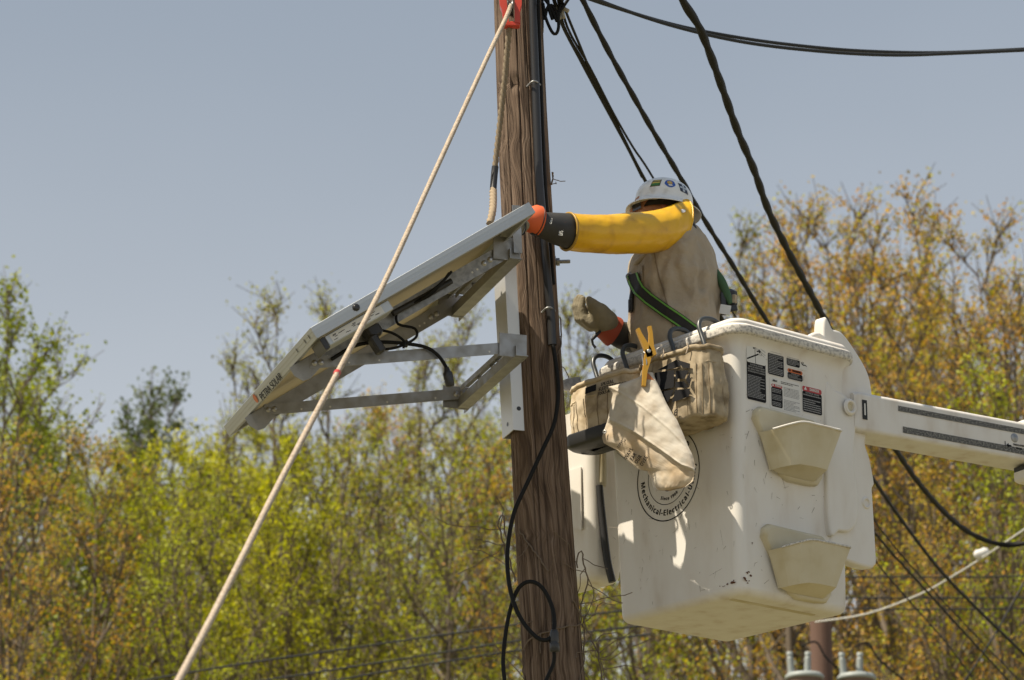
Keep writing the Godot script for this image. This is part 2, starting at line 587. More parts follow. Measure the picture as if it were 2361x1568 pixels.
# ---------------------------------------------------------------- trees
func make_tree(seed_: int, H: float, spread: float, leaf: float, dens: int, pal: Array, leafm: Material, airy: float) -> Node3D:
	var rng := RandomNumberGenerator.new()
	rng.seed = seed_
	var wood := Geo.new()
	var root := Node3D.new()
	var lv := PackedVector3Array(); var ln := PackedVector3Array(); var lc := PackedColorArray(); var li := PackedInt32Array()
	# trunk
	var tp := []
	var tr := []
	var wob := Vector2(rng.randf_range(-1, 1), rng.randf_range(-1, 1)) * 0.02 * H
	for i in 13:
		var t := i / 12.0
		tp.append(Vector3(wob.x * sin(t * 3.0) + rng.randf_range(-0.05, 0.05), t * H * 0.97, wob.y * sin(t * 2.3) + rng.randf_range(-0.05, 0.05)))
		tr.append(lerpf(0.0135 * H, 0.004, pow(t, 0.7)))
	wood.tube(tp, tr, 7, false)
	var ends := []
	var nl := int(26 * (0.7 + 0.3 * spread))
	for k in nl:
		var t := 0.30 + 0.695 * (k + rng.randf()) / nl
		var ti := t * 12.0
		var p0: Vector3 = (tp[int(ti)] as Vector3).lerp(tp[mini(int(ti) + 1, 12)], ti - int(ti))
		var az := k * 2.399 + rng.randf_range(-0.5, 0.5)
		var L := H * (0.41 - 0.395 * t) * spread * rng.randf_range(0.75, 1.2) + 0.3
		var tilt := deg_to_rad(rng.randf_range(20, 46) + (1.0 - t) * 12.0)
		var d := Vector3(cos(az) * sin(tilt), cos(tilt), sin(az) * sin(tilt))
		var lp := [p0]
		var lr := [0.0058 * H * (1.0 - t) + 0.014]
		var q := p0
		var n := 5
		for i in n:
			d = (d + Vector3(rng.randf_range(-0.16, 0.16), rng.randf_range(0.0, 0.2), rng.randf_range(-0.16, 0.16))).normalized()
			q += d * L / n
			lp.append(q)
			lr.append(lr[0] * (1.0 - 0.85 * (i + 1) / n))
		wood.tube(lp, lr, 5, false)
		var ns := int(5 + 4 * L / 2.0)
		for j in ns:
			var s := 0.25 + 0.75 * (j + rng.randf()) / ns
			var si := s * n
			var sp: Vector3 = (lp[int(si)] as Vector3).lerp(lp[mini(int(si) + 1, n)], si - int(si))
			var sd := (d + Vector3(rng.randf_range(-1, 1), rng.randf_range(-0.15, 0.7), rng.randf_range(-1, 1)) * 1.15).normalized()
			var sl := rng.randf_range(0.45, 1.25) * (0.6 + 0.4 * (1.0 - s)) * clampf(L / 1.8, 0.4, 1.25)
			var sq := [sp]
			var e := sp
			for i in 2:
				sd = (sd + Vector3(rng.randf_range(-0.2, 0.2), rng.randf_range(0, 0.25), rng.randf_range(-0.2, 0.2))).normalized()
				e += sd * sl / 2
				sq.append(e)
			wood.tube(sq, [0.013, 0.009, 0.005], 4, false)
			for i in 5:
				var u := rng.randf_range(0.2, 1.0)
				var b0: Vector3 = (sq[0] as Vector3).lerp(sq[1], u * 2) if u < 0.5 else (sq[1] as Vector3).lerp(sq[2], u * 2 - 1)
				var bd := (sd + Vector3(rng.randf_range(-1, 1), rng.randf_range(-0.2, 0.9), rng.randf_range(-1, 1))).normalized()
				var b1 := b0 + bd * rng.randf_range(0.14, 0.5)
				wood.tube([b0, b1], [0.006, 0.004], 3, false)
				ends.append([b0, b1, t])
			ends.append([sq[1], e, t])
	for e in ends:
		# a whole clump keeps to one tone
		var base: Color = pal[rng.randi() % pal.size()]
		var high: float = clampf((e[2] - 0.5) * 2.0, 0.0, 1.0)
		var num := int(dens * rng.randf_range(0.2, 1.8) * lerpf(1.0, airy, high))
		for i in num:
			var p: Vector3 = (e[0] as Vector3).lerp(e[1], rng.randf_range(0.35, 1.1)) + Vector3(rng.randfn(0, 0.06), rng.randfn(0, 0.06), rng.randfn(0, 0.06))
			var x := Vector3(rng.randfn(), rng.randfn() - 0.5, rng.randfn()).normalized()
			var y := x.cross(Vector3(rng.randfn(), rng.randfn(), rng.randfn())).normalized()
			var s := leaf * rng.randf_range(0.6, 1.25)
			var tone := rng.randf_range(0.7, 1.3)
			var col := Color(base.r * tone, base.g * tone, base.b * tone)
			var nn := x.cross(y)
			var f := lv.size()
			lv.append(p); lv.append(p + x * s * 0.55 + y * s * 0.42 + nn * s * 0.1); lv.append(p + x * s * 1.1); lv.append(p + x * s * 0.55 - y * s * 0.42 + nn * s * 0.1)
			for k in 4:
				ln.append(nn); lc.append(col)
			li.append_array([f, f + 1, f + 2, f, f + 2, f + 3])
	var tm := MeshInstance3D.new()
	tm.name = "trunk"
	tm.mesh = wood.mesh()
	tm.mesh.surface_set_material(0, M.bark)
	root.add_child(tm)
	var arr := []
	arr.resize(Mesh.ARRAY_MAX)
	var top := 0.0
	for p in lv: top = maxf(top, p.y)
	root.set_meta("top", top)
	arr[Mesh.ARRAY_VERTEX] = lv; arr[Mesh.ARRAY_NORMAL] = ln; arr[Mesh.ARRAY_COLOR] = lc; arr[Mesh.ARRAY_INDEX] = li
	var cm := ArrayMesh.new()
	cm.add_surface_from_arrays(Mesh.PRIMITIVE_TRIANGLES, arr)
	cm.surface_set_material(0, leafm)
	var co := MeshInstance3D.new()
	co.name = "crown"
	co.mesh = cm
	co.set_meta("kind", "stuff")
	root.add_child(co)
	return root

func trees() -> void:
	var lm := mat(Color.WHITE, 0.55)
	lm.vertex_color_use_as_albedo = true
	lm.backlight_enabled = true
	lm.backlight = Color(1.0, 1.0, 0.75)
	var pals := {
		"green": [Color(0.30, 0.36, 0.02), Color(0.38, 0.41, 0.025), Color(0.22, 0.28, 0.02)],
		"lime": [Color(0.50, 0.50, 0.015), Color(0.58, 0.55, 0.02), Color(0.40, 0.42, 0.015)],
		"dark": [Color(0.10, 0.14, 0.04), Color(0.14, 0.175, 0.05)],
		"rust": [Color(0.58, 0.31, 0.055), Color(0.54, 0.38, 0.045), Color(0.46, 0.44, 0.03), Color(0.60, 0.35, 0.07), Color(0.50, 0.38, 0.04)],
		"gold": [Color(0.47, 0.47, 0.025), Color(0.42, 0.46, 0.02), Color(0.36, 0.40, 0.025), Color(0.48, 0.42, 0.04)],
		"pale": [Color(0.42, 0.42, 0.07), Color(0.38, 0.40, 0.07), Color(0.34, 0.31, 0.08)],
		"olive": [Color(0.43, 0.48, 0.015), Color(0.48, 0.50, 0.02), Color(0.36, 0.41, 0.015)],
	}
	var protos := {}
	var spec := {"green": [0.95, 0.060, 7, 0.9], "lime": [1.2, 0.056, 9, 0.9], "dark": [1.0, 0.068, 8, 0.9], "rust": [1.05, 0.049, 6, 1.1], "gold": [1.05, 0.049, 6, 1.0], "pale": [0.62, 0.044, 6, 1.1], "olive": [1.15, 0.052, 6, 0.9]}
	var sd := 100
	for k in pals:
		var s = spec[k]
		protos[k] = []
		for i in 2:
			sd += 7
			protos[k].append(make_tree(sd, 15.0, s[0], s[1], s[2], pals[k], lm, s[3]))
	var list := [
		[15, 625, -40, "green", "tall airy green-leaved tree cut by the left edge of the picture"],
		[120, 800, -43, "green", "green-leaved tree just right of the tallest tree at the left edge"],
		[55, 1000, -37, "rust", "low rust-orange maple in front of the tall green tree at left"],
		[200, 1000, -39, "rust", "rust-tinted maple between the left edge trees and the lime green trees"],
		[345, 880, -60, "dark", "dark green distant tree poking over the lime green crowns at left"],
		[300, 1010, -43, "lime", "lime green bushy tree below the dark distant tree"],
		[410, 1000, -46, "lime", "lime green tree left of the rope's lower stretch"],
		[525, 985, -44, "lime", "lime green tree under the lowest corner of the solar panel"],
		[640, 650, -45, "pale", "slender nearly bare tree rising tallest left of the solar panel"],
		[560, 800, -49, "pale", "short sparse tree by the lower left corner of the solar panel"],
		[780, 672, -50, "pale", "slender sparse tree showing above the solar panel's sloping edge"],
		[690, 1010, -41, "lime", "lime green tree where the rope crosses below the panel"],
		[850, 930, -43, "gold", "golden-green tree behind the lower strut of the panel bracket"],
		[960, 770, -46, "pale", "slender pale tree seen between the panel's two struts"],
		[1085, 700, -48, "pale", "slender pale tree behind the vertical mounting channel"],
		[1010, 960, -39, "gold", "nearer golden tree just left of the utility pole below the panel"],
		[1325, 690, -47, "pale", "sparse tree behind the worker's raised leather glove"],
		[1240, 800, -44, "olive", "olive tree hidden mostly behind the wooden utility pole"],
		[1440, 760, -52, "pale", "sparse tree behind the worker's elbow and tool bags"],
		[1500, 1010, -41, "olive", "olive tree behind the bucket's underside"],
		[1690, 500, -47, "pale", "almost bare slender tree just right of the worker's back"],
		[1825, 450, -45, "rust", "amber-leaved tree right of the worker, left of the twisted cable"],
		[1910, 440, -48, "rust", "tall amber tree crossed by the thick twisted cable"],
		[2010, 490, -43, "rust", "amber tree standing above the bucket's mounting bracket"],
		[2150, 440, -46, "rust", "tallest amber tree above the white boom arm"],
		[2235, 470, -44, "rust", "amber tree beside the tallest amber tree over the boom arm"],
		[2335, 600, -40, "rust", "amber tree cut by the right edge of the picture"],
		[1770, 640, -40, "rust", "lower amber tree behind the rim of the bucket"],
		[2090, 660, -39, "rust", "nearer amber tree behind the end of the boom arm"],
		[2260, 800, -37, "olive", "olive tree behind the wires under the boom arm"],
		[2120, 1080, -36, "rust", "low rust tree behind the crossing wires at lower right"],
		[30, 900, -58, "olive", "back-row olive tree behind the rust maple at far left"],
		[620, 960, -58, "lime", "back-row lime tree behind the tallest sparse tree"],
		[890, 880, -57, "rust", "back-row rust-tinted tree behind the solar panel's bracket"],
		[1160, 900, -56, "gold", "back-row golden tree behind the pole and its cable loop"],
		[1650, 760, -60, "olive", "back-row olive tree behind the worker's back and bucket"],
		[1800, 700, -57, "rust", "back-row amber tree behind the bucket's labelled face"],
		[2110, 650, -57, "rust", "back-row amber tree behind the boom arm"],
		[2350, 720, -58, "olive", "back-row olive tree at the right edge"],
		[95, 960, -68, "lime", "farthest-row lime tree glimpsed between the rust maples at left"],
		[250, 1000, -70, "lime", "farthest-row lime tree glimpsed under the dark green crown"],
		[450, 1010, -69, "lime", "farthest-row lime tree glimpsed left of the panel's low corner"],
		[590, 960, -71, "olive", "farthest-row olive tree glimpsed under the panel's low corner"],
		[880, 950, -70, "gold", "farthest-row golden tree glimpsed below the panel's lower strut"],
		[1110, 930, -71, "gold", "farthest-row golden tree glimpsed beside the pole's left side"],
		[1380, 980, -69, "olive", "farthest-row olive tree glimpsed under the tool bags"],
		[2030, 740, -71, "rust", "farthest-row amber tree glimpsed above the boom arm's inner end"],
		[2170, 720, -69, "rust", "farthest-row amber tree glimpsed above the boom arm's stripes"],
		[640, 1060, -39, "lime", "nearer lime tree where the rope leaves the panel's lower corner"],
		[800, 1000, -40, "gold", "nearer golden tree below the black cable plug"],
		[1130, 1010, -41, "rust", "nearer rust-tinted tree beside the pole at the cable loop"],
		[445, 1090, -38, "olive", "low olive tree beside the lowest stretch of rope"],
		[-90, 850, -42, "green", "green tree just beyond the left edge"],
		[2450, 640, -43, "rust", "amber tree just beyond the right edge"],
	]
	var rng := RandomNumberGenerator.new()
	rng.seed = 5
	for a in list:
		var p := at(a[0], a[1], a[2])
		var pr: Array = protos[a[3]]
		var o: Node3D = pr[rng.randi() % pr.size()].duplicate()
		o.name = numbered("tree")
		add_child(o, true)
		var s: float = p.y / (o.get_meta("top") - 0.15)
		o.remove_meta("top")
		o.position = Vector3(p.x, 0, p.z)
		o.rotation.y = rng.randf() * TAU
		o.scale = Vector3(s, s, s)
		tag(o, a[4], "tree", "spring trees behind the pole")
	for k in protos:
		for o in protos[k]: o.free()

# ---------------------------------------------------------------- utility pole
var axis_pts := []
func pole_axis(y: float) -> Vector3:
	# the leaning axis of the pole at height y
	return Vector3(0.0228 + (7.073 - y) * 0.0365 + pow(maxf(0, 7.073 - y), 2) * 0.0044, y, -12.3)
func pole_r(y: float) -> float:
	return 0.099 + (7.073 - y) * 0.0068

func utility_pole() -> void:
	var t := thing("utility_pole", "weathered brown wooden utility pole leaning slightly left, solar panel bolted to it", "utility pole", Vector3(0.6, 0, -12.3))
	var rng := RandomNumberGenerator.new()
	rng.seed = 77
	var g := Geo.new()
	var segs := 220
	var cracks := []
	for i in 90:
		cracks.append([rng.randf() * TAU, rng.randf_range(3.2, 8.0), rng.randf_range(0.25, 1.6), rng.randf_range(0.004, 0.011), rng.randf_range(0.9, 1.5), rng.randf() * 10])
	# long checks that the camera sees
	for a in [[1.72, 5.4, 3.4, 0.014, 1.496], [1.32, 6.7, 1.3, 0.0126, 1.36], [2.2, 6.4, 1.7, 0.0119, 1.36], [1.05, 4.9, 1.8, 0.0126, 1.36], [1.95, 4.3, 1.5, 0.0126, 1.36], [2.55, 5.3, 1.9, 0.0112, 1.36], [1.5, 4.5, 0.9, 0.0112, 1.224], [2.05, 7, 0.8, 0.0112, 1.156], [0.7, 5.6, 2, 0.0112, 1.224], [2.8, 4.6, 1.3, 0.0112, 1.224]]:
		cracks.append([a[0], a[1], a[2], a[3], a[4], rng.randf() * 10])
	var fn := FastNoiseLite.new()
	fn.seed = 3
	fn.frequency = 1.0
	var rows := []
	var ys := [-0.3, 1.0, 2.5, 3.4]
	var y := 3.6
	while y < 7.75:
		ys.append(y); y += 0.03
	ys.append_array([8.2, 9.0, 10.2])
	for yy in ys:
		var c := pole_axis(yy) if yy < 7.6 else pole_axis(7.6) + Vector3(-0.02 * (yy - 7.6), yy - 7.6, 0)
		var R := pole_r(yy)
		var row := PackedVector3Array()
		var dep := PackedFloat32Array()
		dep.resize(segs)
		for k in cracks:
			var dy: float = absf(yy - k[1]) / k[2]
			if dy > 1.0: continue
			var mid: float = k[0] + 0.035 * sin(yy * 1.6 + k[5]) + 0.008 * sin(yy * 7.3 + k[5] * 2)
			var wd: float = 0.016 * k[4] * (1.0 - dy * dy)
			var i0 := int(floor((mid - wd) / TAU * segs)); var i1 := int(ceil((mid + wd) / TAU * segs))
			for i in range(i0, i1 + 1):
				var off := absf(float(i) / segs * TAU - mid) / maxf(wd, 0.001)
				if off < 1.0:
					var w := posmod(i, segs)
					dep[w] = maxf(dep[w], k[3] * (1.0 - off * off) * sqrt(1.0 - dy))
		for i in segs:
			var th := TAU * i / segs
			var bump := 0.0022 * fn.get_noise_3d(cos(th) * 9.0, yy * 0.8, sin(th) * 9.0) + 0.004 * fn.get_noise_3d(cos(th) * 2.0, yy * 0.5, sin(th) * 2.0)
			var r := R + bump - dep[i]
			# a knot
			var kd := Vector2((th - 1.83) * R, yy - 6.66).length()
			if kd < 0.09: r += 0.006 * (1.0 - kd / 0.09) - (0.02 if kd < 0.018 else 0.0)
			kd = Vector2((th - 1.35) * R, yy - 4.75).length()
			if kd < 0.07: r += 0.004 * (1.0 - kd / 0.07) - (0.014 if kd < 0.014 else 0.0)
			row.append(c + Vector3(cos(th) * r, 0, sin(th) * r))
		rows.append(row)
	g.grid(rows, true, true, 1.0, true, true)
	var wm := mat(Color.WHITE, 0.9)
	wm.albedo_texture = streaks(512, 1024, 9, [Color(0.06, 0.038, 0.025), Color(0.135, 0.089, 0.06), Color(0.175, 0.120, 0.083), Color(0.21, 0.150, 0.108), Color(0.27, 0.205, 0.155)], [0.2, 0.36, 0.5, 0.66, 0.9], 260, 0.72)
	wm.heightmap_enabled = true
	wm.heightmap_texture = streaks(512, 1024, 29, [Color.BLACK, Color(0.4, 0.4, 0.4), Color.WHITE], [0.2, 0.5, 0.8], 220, 0.6)
	wm.heightmap_scale = 0.3
	wm.uv1_scale = Vector3(3.1, 0.5, 1)
	wm.detail_enabled = true
	wm.detail_blend_mode = BaseMaterial3D.BLEND_MODE_MUL
	wm.detail_albedo = noise_tex(0.011, 33, [Color(0.42, 0.38, 0.34), Color(0.85, 0.83, 0.80), Color(1, 1, 1)], [0.15, 0.42, 0.7], 512, 5)
	M.pole_wood = wm
	obj("shaft", g, wm, t)

	# black cable guard running down the right of the pole
	var c := Geo.new()
	var line := []
	for q in [[1226, -60], [1233, 150], [1242, 390], [1252, 520], [1263, 650], [1270, 720], [1274, 795]]:
		var yy := at(q[0], q[1], -12.2).y
		var a := pole_axis(yy)
		var x := at(q[0], q[1], -12.2).x - a.x
		var r := pole_r(yy) + 0.012
		line.append(Vector3(a.x + x, yy, a.z + sqrt(maxf(r * r - x * x, 0.0004))))
	c.tube(spline(line, 0.06), 0.0175, 14)
	obj("cable_guard", c, M.black_plastic, t)
	var c2 := Geo.new()
	var l2 := []
	for p in line.slice(0, 5): l2.append(p + Vector3(0.022, 0.0, -0.028))
	c2.tube(spline(l2, 0.08), 0.009, 8)
	obj("thin_cable", c2, M.black_cable, t)
	# pale straps holding the guard
	for q in [[1232, 195, 13], [1266, 716, 14]]:
		var s := Geo.new()
		var p := at(q[0], q[1], -12.2)
		var a := pole_axis(p.y)
		var pts := []
		for i in 9:
			var u := i / 8.0
			var x: float = p.x - a.x - 0.03 + 0.055 * u
			var r := pole_r(p.y) + 0.006 + 0.034 * sin(PI * clampf(u * 1.15 - 0.1, 0, 1))
			pts.append(Vector3(a.x + x, p.y - 0.012 + 0.02 * sqrt(u), a.z + sqrt(maxf(r * r - x * x, 0.0004))))
		s.tube(pts, 0.0045, 8)
		obj("strap", s, M.galvanized, t)
	# through bolt with washer and nut on the right
	var b := Geo.new()
	var bp := at(1272, 604, -12.3)
	b.lathe(bp, Vector3(1, 0.01, 0.05), [[0.0, 0.0], [0.008, 0.0], [0.008, 0.072], [0.006, 0.076], [0, 0.076]], 12)
	obj("bolt", b, M.galvanized, t)
	var wsh := Geo.new()
	wsh.lathe(bp + Vector3(0.012, 0, 0), Vector3(1, 0.01, 0.05), [[0, 0], [0.025, 0], [0.025, 0.005], [0.0, 0.005]], 20)
	obj("washer", wsh, M.galvanized, t, false)
	var nut := Geo.new()
	nut.lathe(bp + Vector3(0.018, 0, 0), Vector3(1, 0.01, 0.05), [[0, 0], [0.015, 0], [0.0165, 0.002], [0.0165, 0.013], [0.015, 0.015], [0, 0.015]], 6)
	obj("nut", nut, M.galvanized, t, false)
	# dark bracket at the top right
	var k := Geo.new()
	var kp := at(1247, 30, -12.33)
	k.box(kp, Vector3(0.012, 0, 0), Vector3(0, 0.08, 0), Vector3(0, 0, 0.03), 0.003)
	obj("side_bracket", k, M.black_plastic, t)

# ---------------------------------------------------------------- aerial bucket
const NT := Vector3(0.88502, 5.57623, -12.0)      # outer corner of the rim nearest the road
const BA := Vector3(-0.63186, 0, -0.77509)
const BB := Vector3(0.77509, 0, -0.63186)
const BH := 1.0912
func bc(t: float) -> Vector3:
	var f := t / BH
	return NT + BA * (0.045 + 0.037 * f) + BB * (0.045 + 0.025 * f) - Vector3.UP * t
func nleft() -> Vector3: return (-BB - Vector3.UP * 0.023).normalized()
func nright() -> Vector3: return (-BA - Vector3.UP * 0.034).normalized()
func left_face(s: float, t: float, d := 0.0) -> Vector3: return bc(t) + BA * s + nleft() * d
func right_face(s: float, t: float, d := 0.0) -> Vector3: return bc(t) + BB * s + nright() * d

func ring_at(t: float, off: float, r: float) -> PackedVector3Array:
	# outline of the bucket t below the rim, pushed out by off
	var f := clampf(t / BH, 0, 1)
	var la := (0.8866 - 2 * (0.045 + 0.037 * f)) / 2
	var lb := (0.6156 - 0.012 * f) / 2
	var o := NT + BA * 0.4433 + BB * (0.045 + 0.025 * f + lb) - Vector3.UP * t
	return rring(o, BA, BB, la + off, lb + off, maxf(r + off, 0.012), 8)

func bucket_truck() -> void:
	bucket = thing("aerial_bucket", "white fibreglass aerial lift bucket with two moulded steps and danger labels, carried by the boom", "aerial bucket", Vector3(1.1, 4.4, -12.4))
	var g := Geo.new()
	var rows := []
	rows.append(ring_at(BH, -0.24, 0.05))
	rows.append(ring_at(BH, -0.06, 0.06))
	for i in 7:
		var a := PI / 2 * i / 6.0
		rows.append(ring_at(BH - 0.035 + 0.035 * cos(a), -0.035 + 0.035 * sin(a), 0.045))
	for i in range(1, 12):
		rows.append(ring_at(lerpf(BH - 0.04, 0.11, i / 11.0), 0.0, 0.044))
	for q in [[0.085, 0.003], [0.068, 0.010], [0.056, 0.022], [0.050, 0.034]]:
		rows.append(ring_at(q[0], q[1], 0.044))
	g.grid(rows, true, false, 1.0, true, false)
	var body := obj("shell", g, M.gelcoat, bucket)
	# rim: worn outer edge, clean top
	var e := Geo.new()
	e.grid([ring_at(0.050, 0.034, 0.044), ring_at(0.048, 0.042, 0.044), ring_at(0.040, 0.046, 0.044), ring_at(0.022, 0.046, 0.044), ring_at(0.014, 0.043, 0.044)], true, false)
	obj("rim_edge", e, M.worn_edge, bucket)
	var e2 := Geo.new()
	e2.grid([ring_at(0.014, 0.043, 0.044), ring_at(0.008, 0.036, 0.044), ring_at(0.001, 0.022, 0.044), ring_at(0.0, 0.006, 0.044), ring_at(0.004, -0.004, 0.044), ring_at(0.03, -0.008, 0.044), ring_at(0.5, -0.012, 0.044), ring_at(BH - 0.05, -0.016, 0.05)], true, false, 1.0, false, true)
	obj("rim", e2, M.gelcoat, bucket)
	# liner with a flange lying on the rim
	var l := Geo.new()
	var up := [[0.002, 0.018], [-0.006, 0.022], [-0.012, 0.018], [-0.022, 0.010], [-0.026, -0.01], [-0.024, -0.022], [-0.01, -0.026], [0.4, -0.028], [BH - 0.07, -0.034]]
	var lr := []
	for q in up: lr.append(ring_at(q[0], q[1], 0.044))
	l.grid(lr, true, false, 1.0, false, true)
	obj("liner", l, M.gelcoat, bucket)
	# ridges under the floor
	for d in [-0.10, -0.56]:
		var rr := Geo.new()
		rr.bar(right_face(0.04, BH, d), right_face(0.50, BH, d), 0.03, 0.012, Vector3.UP, 0.004)
		obj("floor_ridge", rr, M.gelcoat_yellowed, bucket)

	bucket_step(Vector2(0.075, 0.33))
	bucket_step(Vector2(0.110, 0.80))
	bucket_decals()
	bucket_logo()
	# mounting bracket moulded on the far right corner
	var m := Geo.new()
	var outl := []
	for q in [[0.50, -0.07], [0.56, -0.092], [0.61, -0.088], [0.665, -0.045], [0.735, 0.03], [0.765, 0.09], [0.776, 0.19], [0.76, 0.25], [0.733, 0.33], [0.725, 0.37], [0.745, 0.42], [0.76, 0.48], [0.768, 0.53], [0.755, 0.55], [0.757, 0.60], [0.764, 0.84], [0.755, 0.87], [0.735, 0.885], [0.665, 0.885], [0.58, 0.872], [0.50, 0.83]]:
		outl.append(Vector2(q[0], -q[1]))
	m.slab(rounded(outl), BB, Vector3.UP, bc(0.5) + Vector3.UP * 0.5 + nright() * -0.06, nright() * 0.055, 0.012)
	var br := obj("mounting_bracket", m, M.gelcoat, bucket)
	var m2 := Geo.new()
	var in2 := []
	for q in [[0.48, 0.19], [0.54, 0.175], [0.60, 0.19], [0.645, 0.24], [0.65, 0.32], [0.635, 0.42], [0.64, 0.52], [0.65, 0.62], [0.64, 0.71], [0.60, 0.755], [0.54, 0.765], [0.48, 0.75]]:
		in2.append(Vector2(q[0], -q[1]))
	m2.slab(rounded(in2), BB, Vector3.UP, bc(0.5) + Vector3.UP * 0.5 + nright() * -0.03, nright() * 0.045, 0.010)
	obj("bracket_boss", m2, M.gelcoat, bucket)
	for q in [[0.612, 0.238, 0.032, 0.018], [0.71, 0.618, 0.024, -0.003]]:
		var ho := Geo.new()
		ho.lathe(right_face(q[0], q[1], q[3] - 0.012), nright(), [[q[2] * 0.55, 0.0], [q[2] * 0.6, 0.016], [q[2] * 0.72, 0.022], [q[2] * 0.95, 0.02], [q[2] * 1.1, 0.012]], 22, false)
		obj("hole_ring", ho, M.gelcoat, bucket)
		var hd := Geo.new()
		hd.lathe(right_face(q[0], q[1], q[3] - 0.004), nright(), [[0.0, 0.0], [q[2] * 0.6, 0.0]], 22, false)
		obj("hole", hd, M.gelcoat_yellowed, bucket)
	var cl := Geo.new()
	cl.tube(spline([right_face(0.42, -0.005, -0.05), right_face(0.45, -0.035, -0.04), right_face(0.49, -0.05, -0.035), right_face(0.52, -0.03, -0.03), right_face(0.53, 0.01, -0.02)], 0.02), 0.014, 10)
	obj("rim_clip", cl, M.gelcoat, bucket)
	# side housing seen between the pole and the bucket
	var h := Geo.new()
	var ho := at(1340, 1190, -12.95)
	var hr := []
	for q in [[0.31, -0.05, 0.04], [0.305, -0.02, 0.06], [0.285, -0.005, 0.07], [0.25, 0.0, 0.075], [-0.3, 0.012, 0.08], [-0.42, 0.012, 0.08]]:
		hr.append(rring(ho - Vector3.UP * q[0], BA, BB, 0.17 + q[1], 0.085 + q[1], q[2] * 0.5, 6))
	h.grid(hr, true, false, 1.0, true, true)
	obj("side_housing", h, M.gelcoat, bucket)
	var hp := Geo.new()
	hp.prism([Vector2(-0.12, 0.12), Vector2(0.09, 0.12), Vector2(0.09, -0.06), Vector2(0.075, -0.085), Vector2(-0.12, -0.15)], BA, Vector3.UP, ho + Vector3.UP * 0.05 - BB * 0.097, -BB * 0.006)
	obj("recess_panel", hp, M.gelcoat, bucket, false)
	var ru := Geo.new()
	ru.tube(spline([at(1381, 1120, -12.78), at(1388, 1190, -12.78), at(1400, 1290, -12.78), at(1412, 1342, -12.78)], 0.06), 0.016, 8)
	obj("dark_gap_strip", ru, M.black_rubber, bucket)  # black strip added to stand for the dark gap beside the housing
	var cy := Geo.new()
	cy.lathe(at(1386, 1122, -12.8), Vector3.UP, [[0, 0], [0.02, 0.0], [0.02, 0.012], [0.024, 0.014], [0.024, 0.34], [0, 0.34]], 14)
	obj("cylinder", cy, M.gelcoat_yellowed, bucket)
	# rust spots where the gelcoat is chipped
	var rng := RandomNumberGenerator.new()
	rng.seed = 4
	var ch := Geo.new()
	for i in 26:
		var c0: Vector3
		var n: Vector3
		var k := i % 3
		if k == 0: c0 = right_face(rng.randf_range(0.02, 0.06), rng.randf_range(1.0, 1.05)); n = nright()
		elif k == 1: c0 = left_face(rng.randf_range(0.02, 0.12), rng.randf_range(1.035, 1.05)); n = nleft()
		else: c0 = right_face(rng.randf_range(0.012, 0.5), rng.randf_range(0.1, 1.0)); n = nright()
		var sx := n.cross(Vector3.UP).normalized()
		var sz := rng.randf_range(0.002, 0.006) * (0.5 if k == 2 else 1.0)
		var pts := []
		for j in 7:
			var an := -TAU * j / 7
			pts.append(c0 + n * 0.0015 + sx * cos(an) * sz * rng.randf_range(0.6, 2.0) + Vector3.UP * sin(an) * sz * rng.randf_range(0.4, 1.2))
		ch.poly(pts)
	var cho := obj("chip", ch, M.rust, bucket)
	cho.set_meta("kind", "stuff")
	var sc := Geo.new()
	for i in 150:
		var lf := i % 2 == 0
		var s := rng.randf_range(0.02, 0.75) if lf else rng.randf_range(0.02, 0.5)
		var t := pow(rng.randf(), 0.7) * 0.95 + 0.1
		var L := rng.randf_range(0.004, 0.03) * (1.0 if rng.randf() < 0.85 else 2.5)
		var an := rng.randf_range(-0.9, 0.9) + (PI / 2 if rng.randf() < 0.5 else 0.0)
		var ds := cos(an) * L; var dt := sin(an) * L
		var w := rng.randf_range(0.0004, 0.0012)
		var f := left_face if lf else right_face
		sc.quad(f.call(s - dt / L * w, t + ds / L * w, 0.001), f.call(s + ds, t + dt, 0.001), f.call(s + ds + dt / L * w, t + dt - ds / L * w, 0.001), f.call(s + dt / L * w, t - ds / L * w, 0.001))
	var sco := obj("scratch", sc, mat(Color(0.24, 0.21, 0.17), 0.8), bucket, false)
	sco.set_meta("kind", "stuff")
	boom()

func rounded(pts: Array) -> Array:
	var c := Curve2D.new()
	var n := pts.size()
	c.bake_interval = 0.012
	for i in n + 1:
		var t: Vector2 = (pts[(i + 1) % n] - pts[(i + n - 1) % n]) / 6.5
		c.add_point(pts[i % n], -t, t)
	var r := Array(c.get_baked_points())
	r.pop_back()
	return r

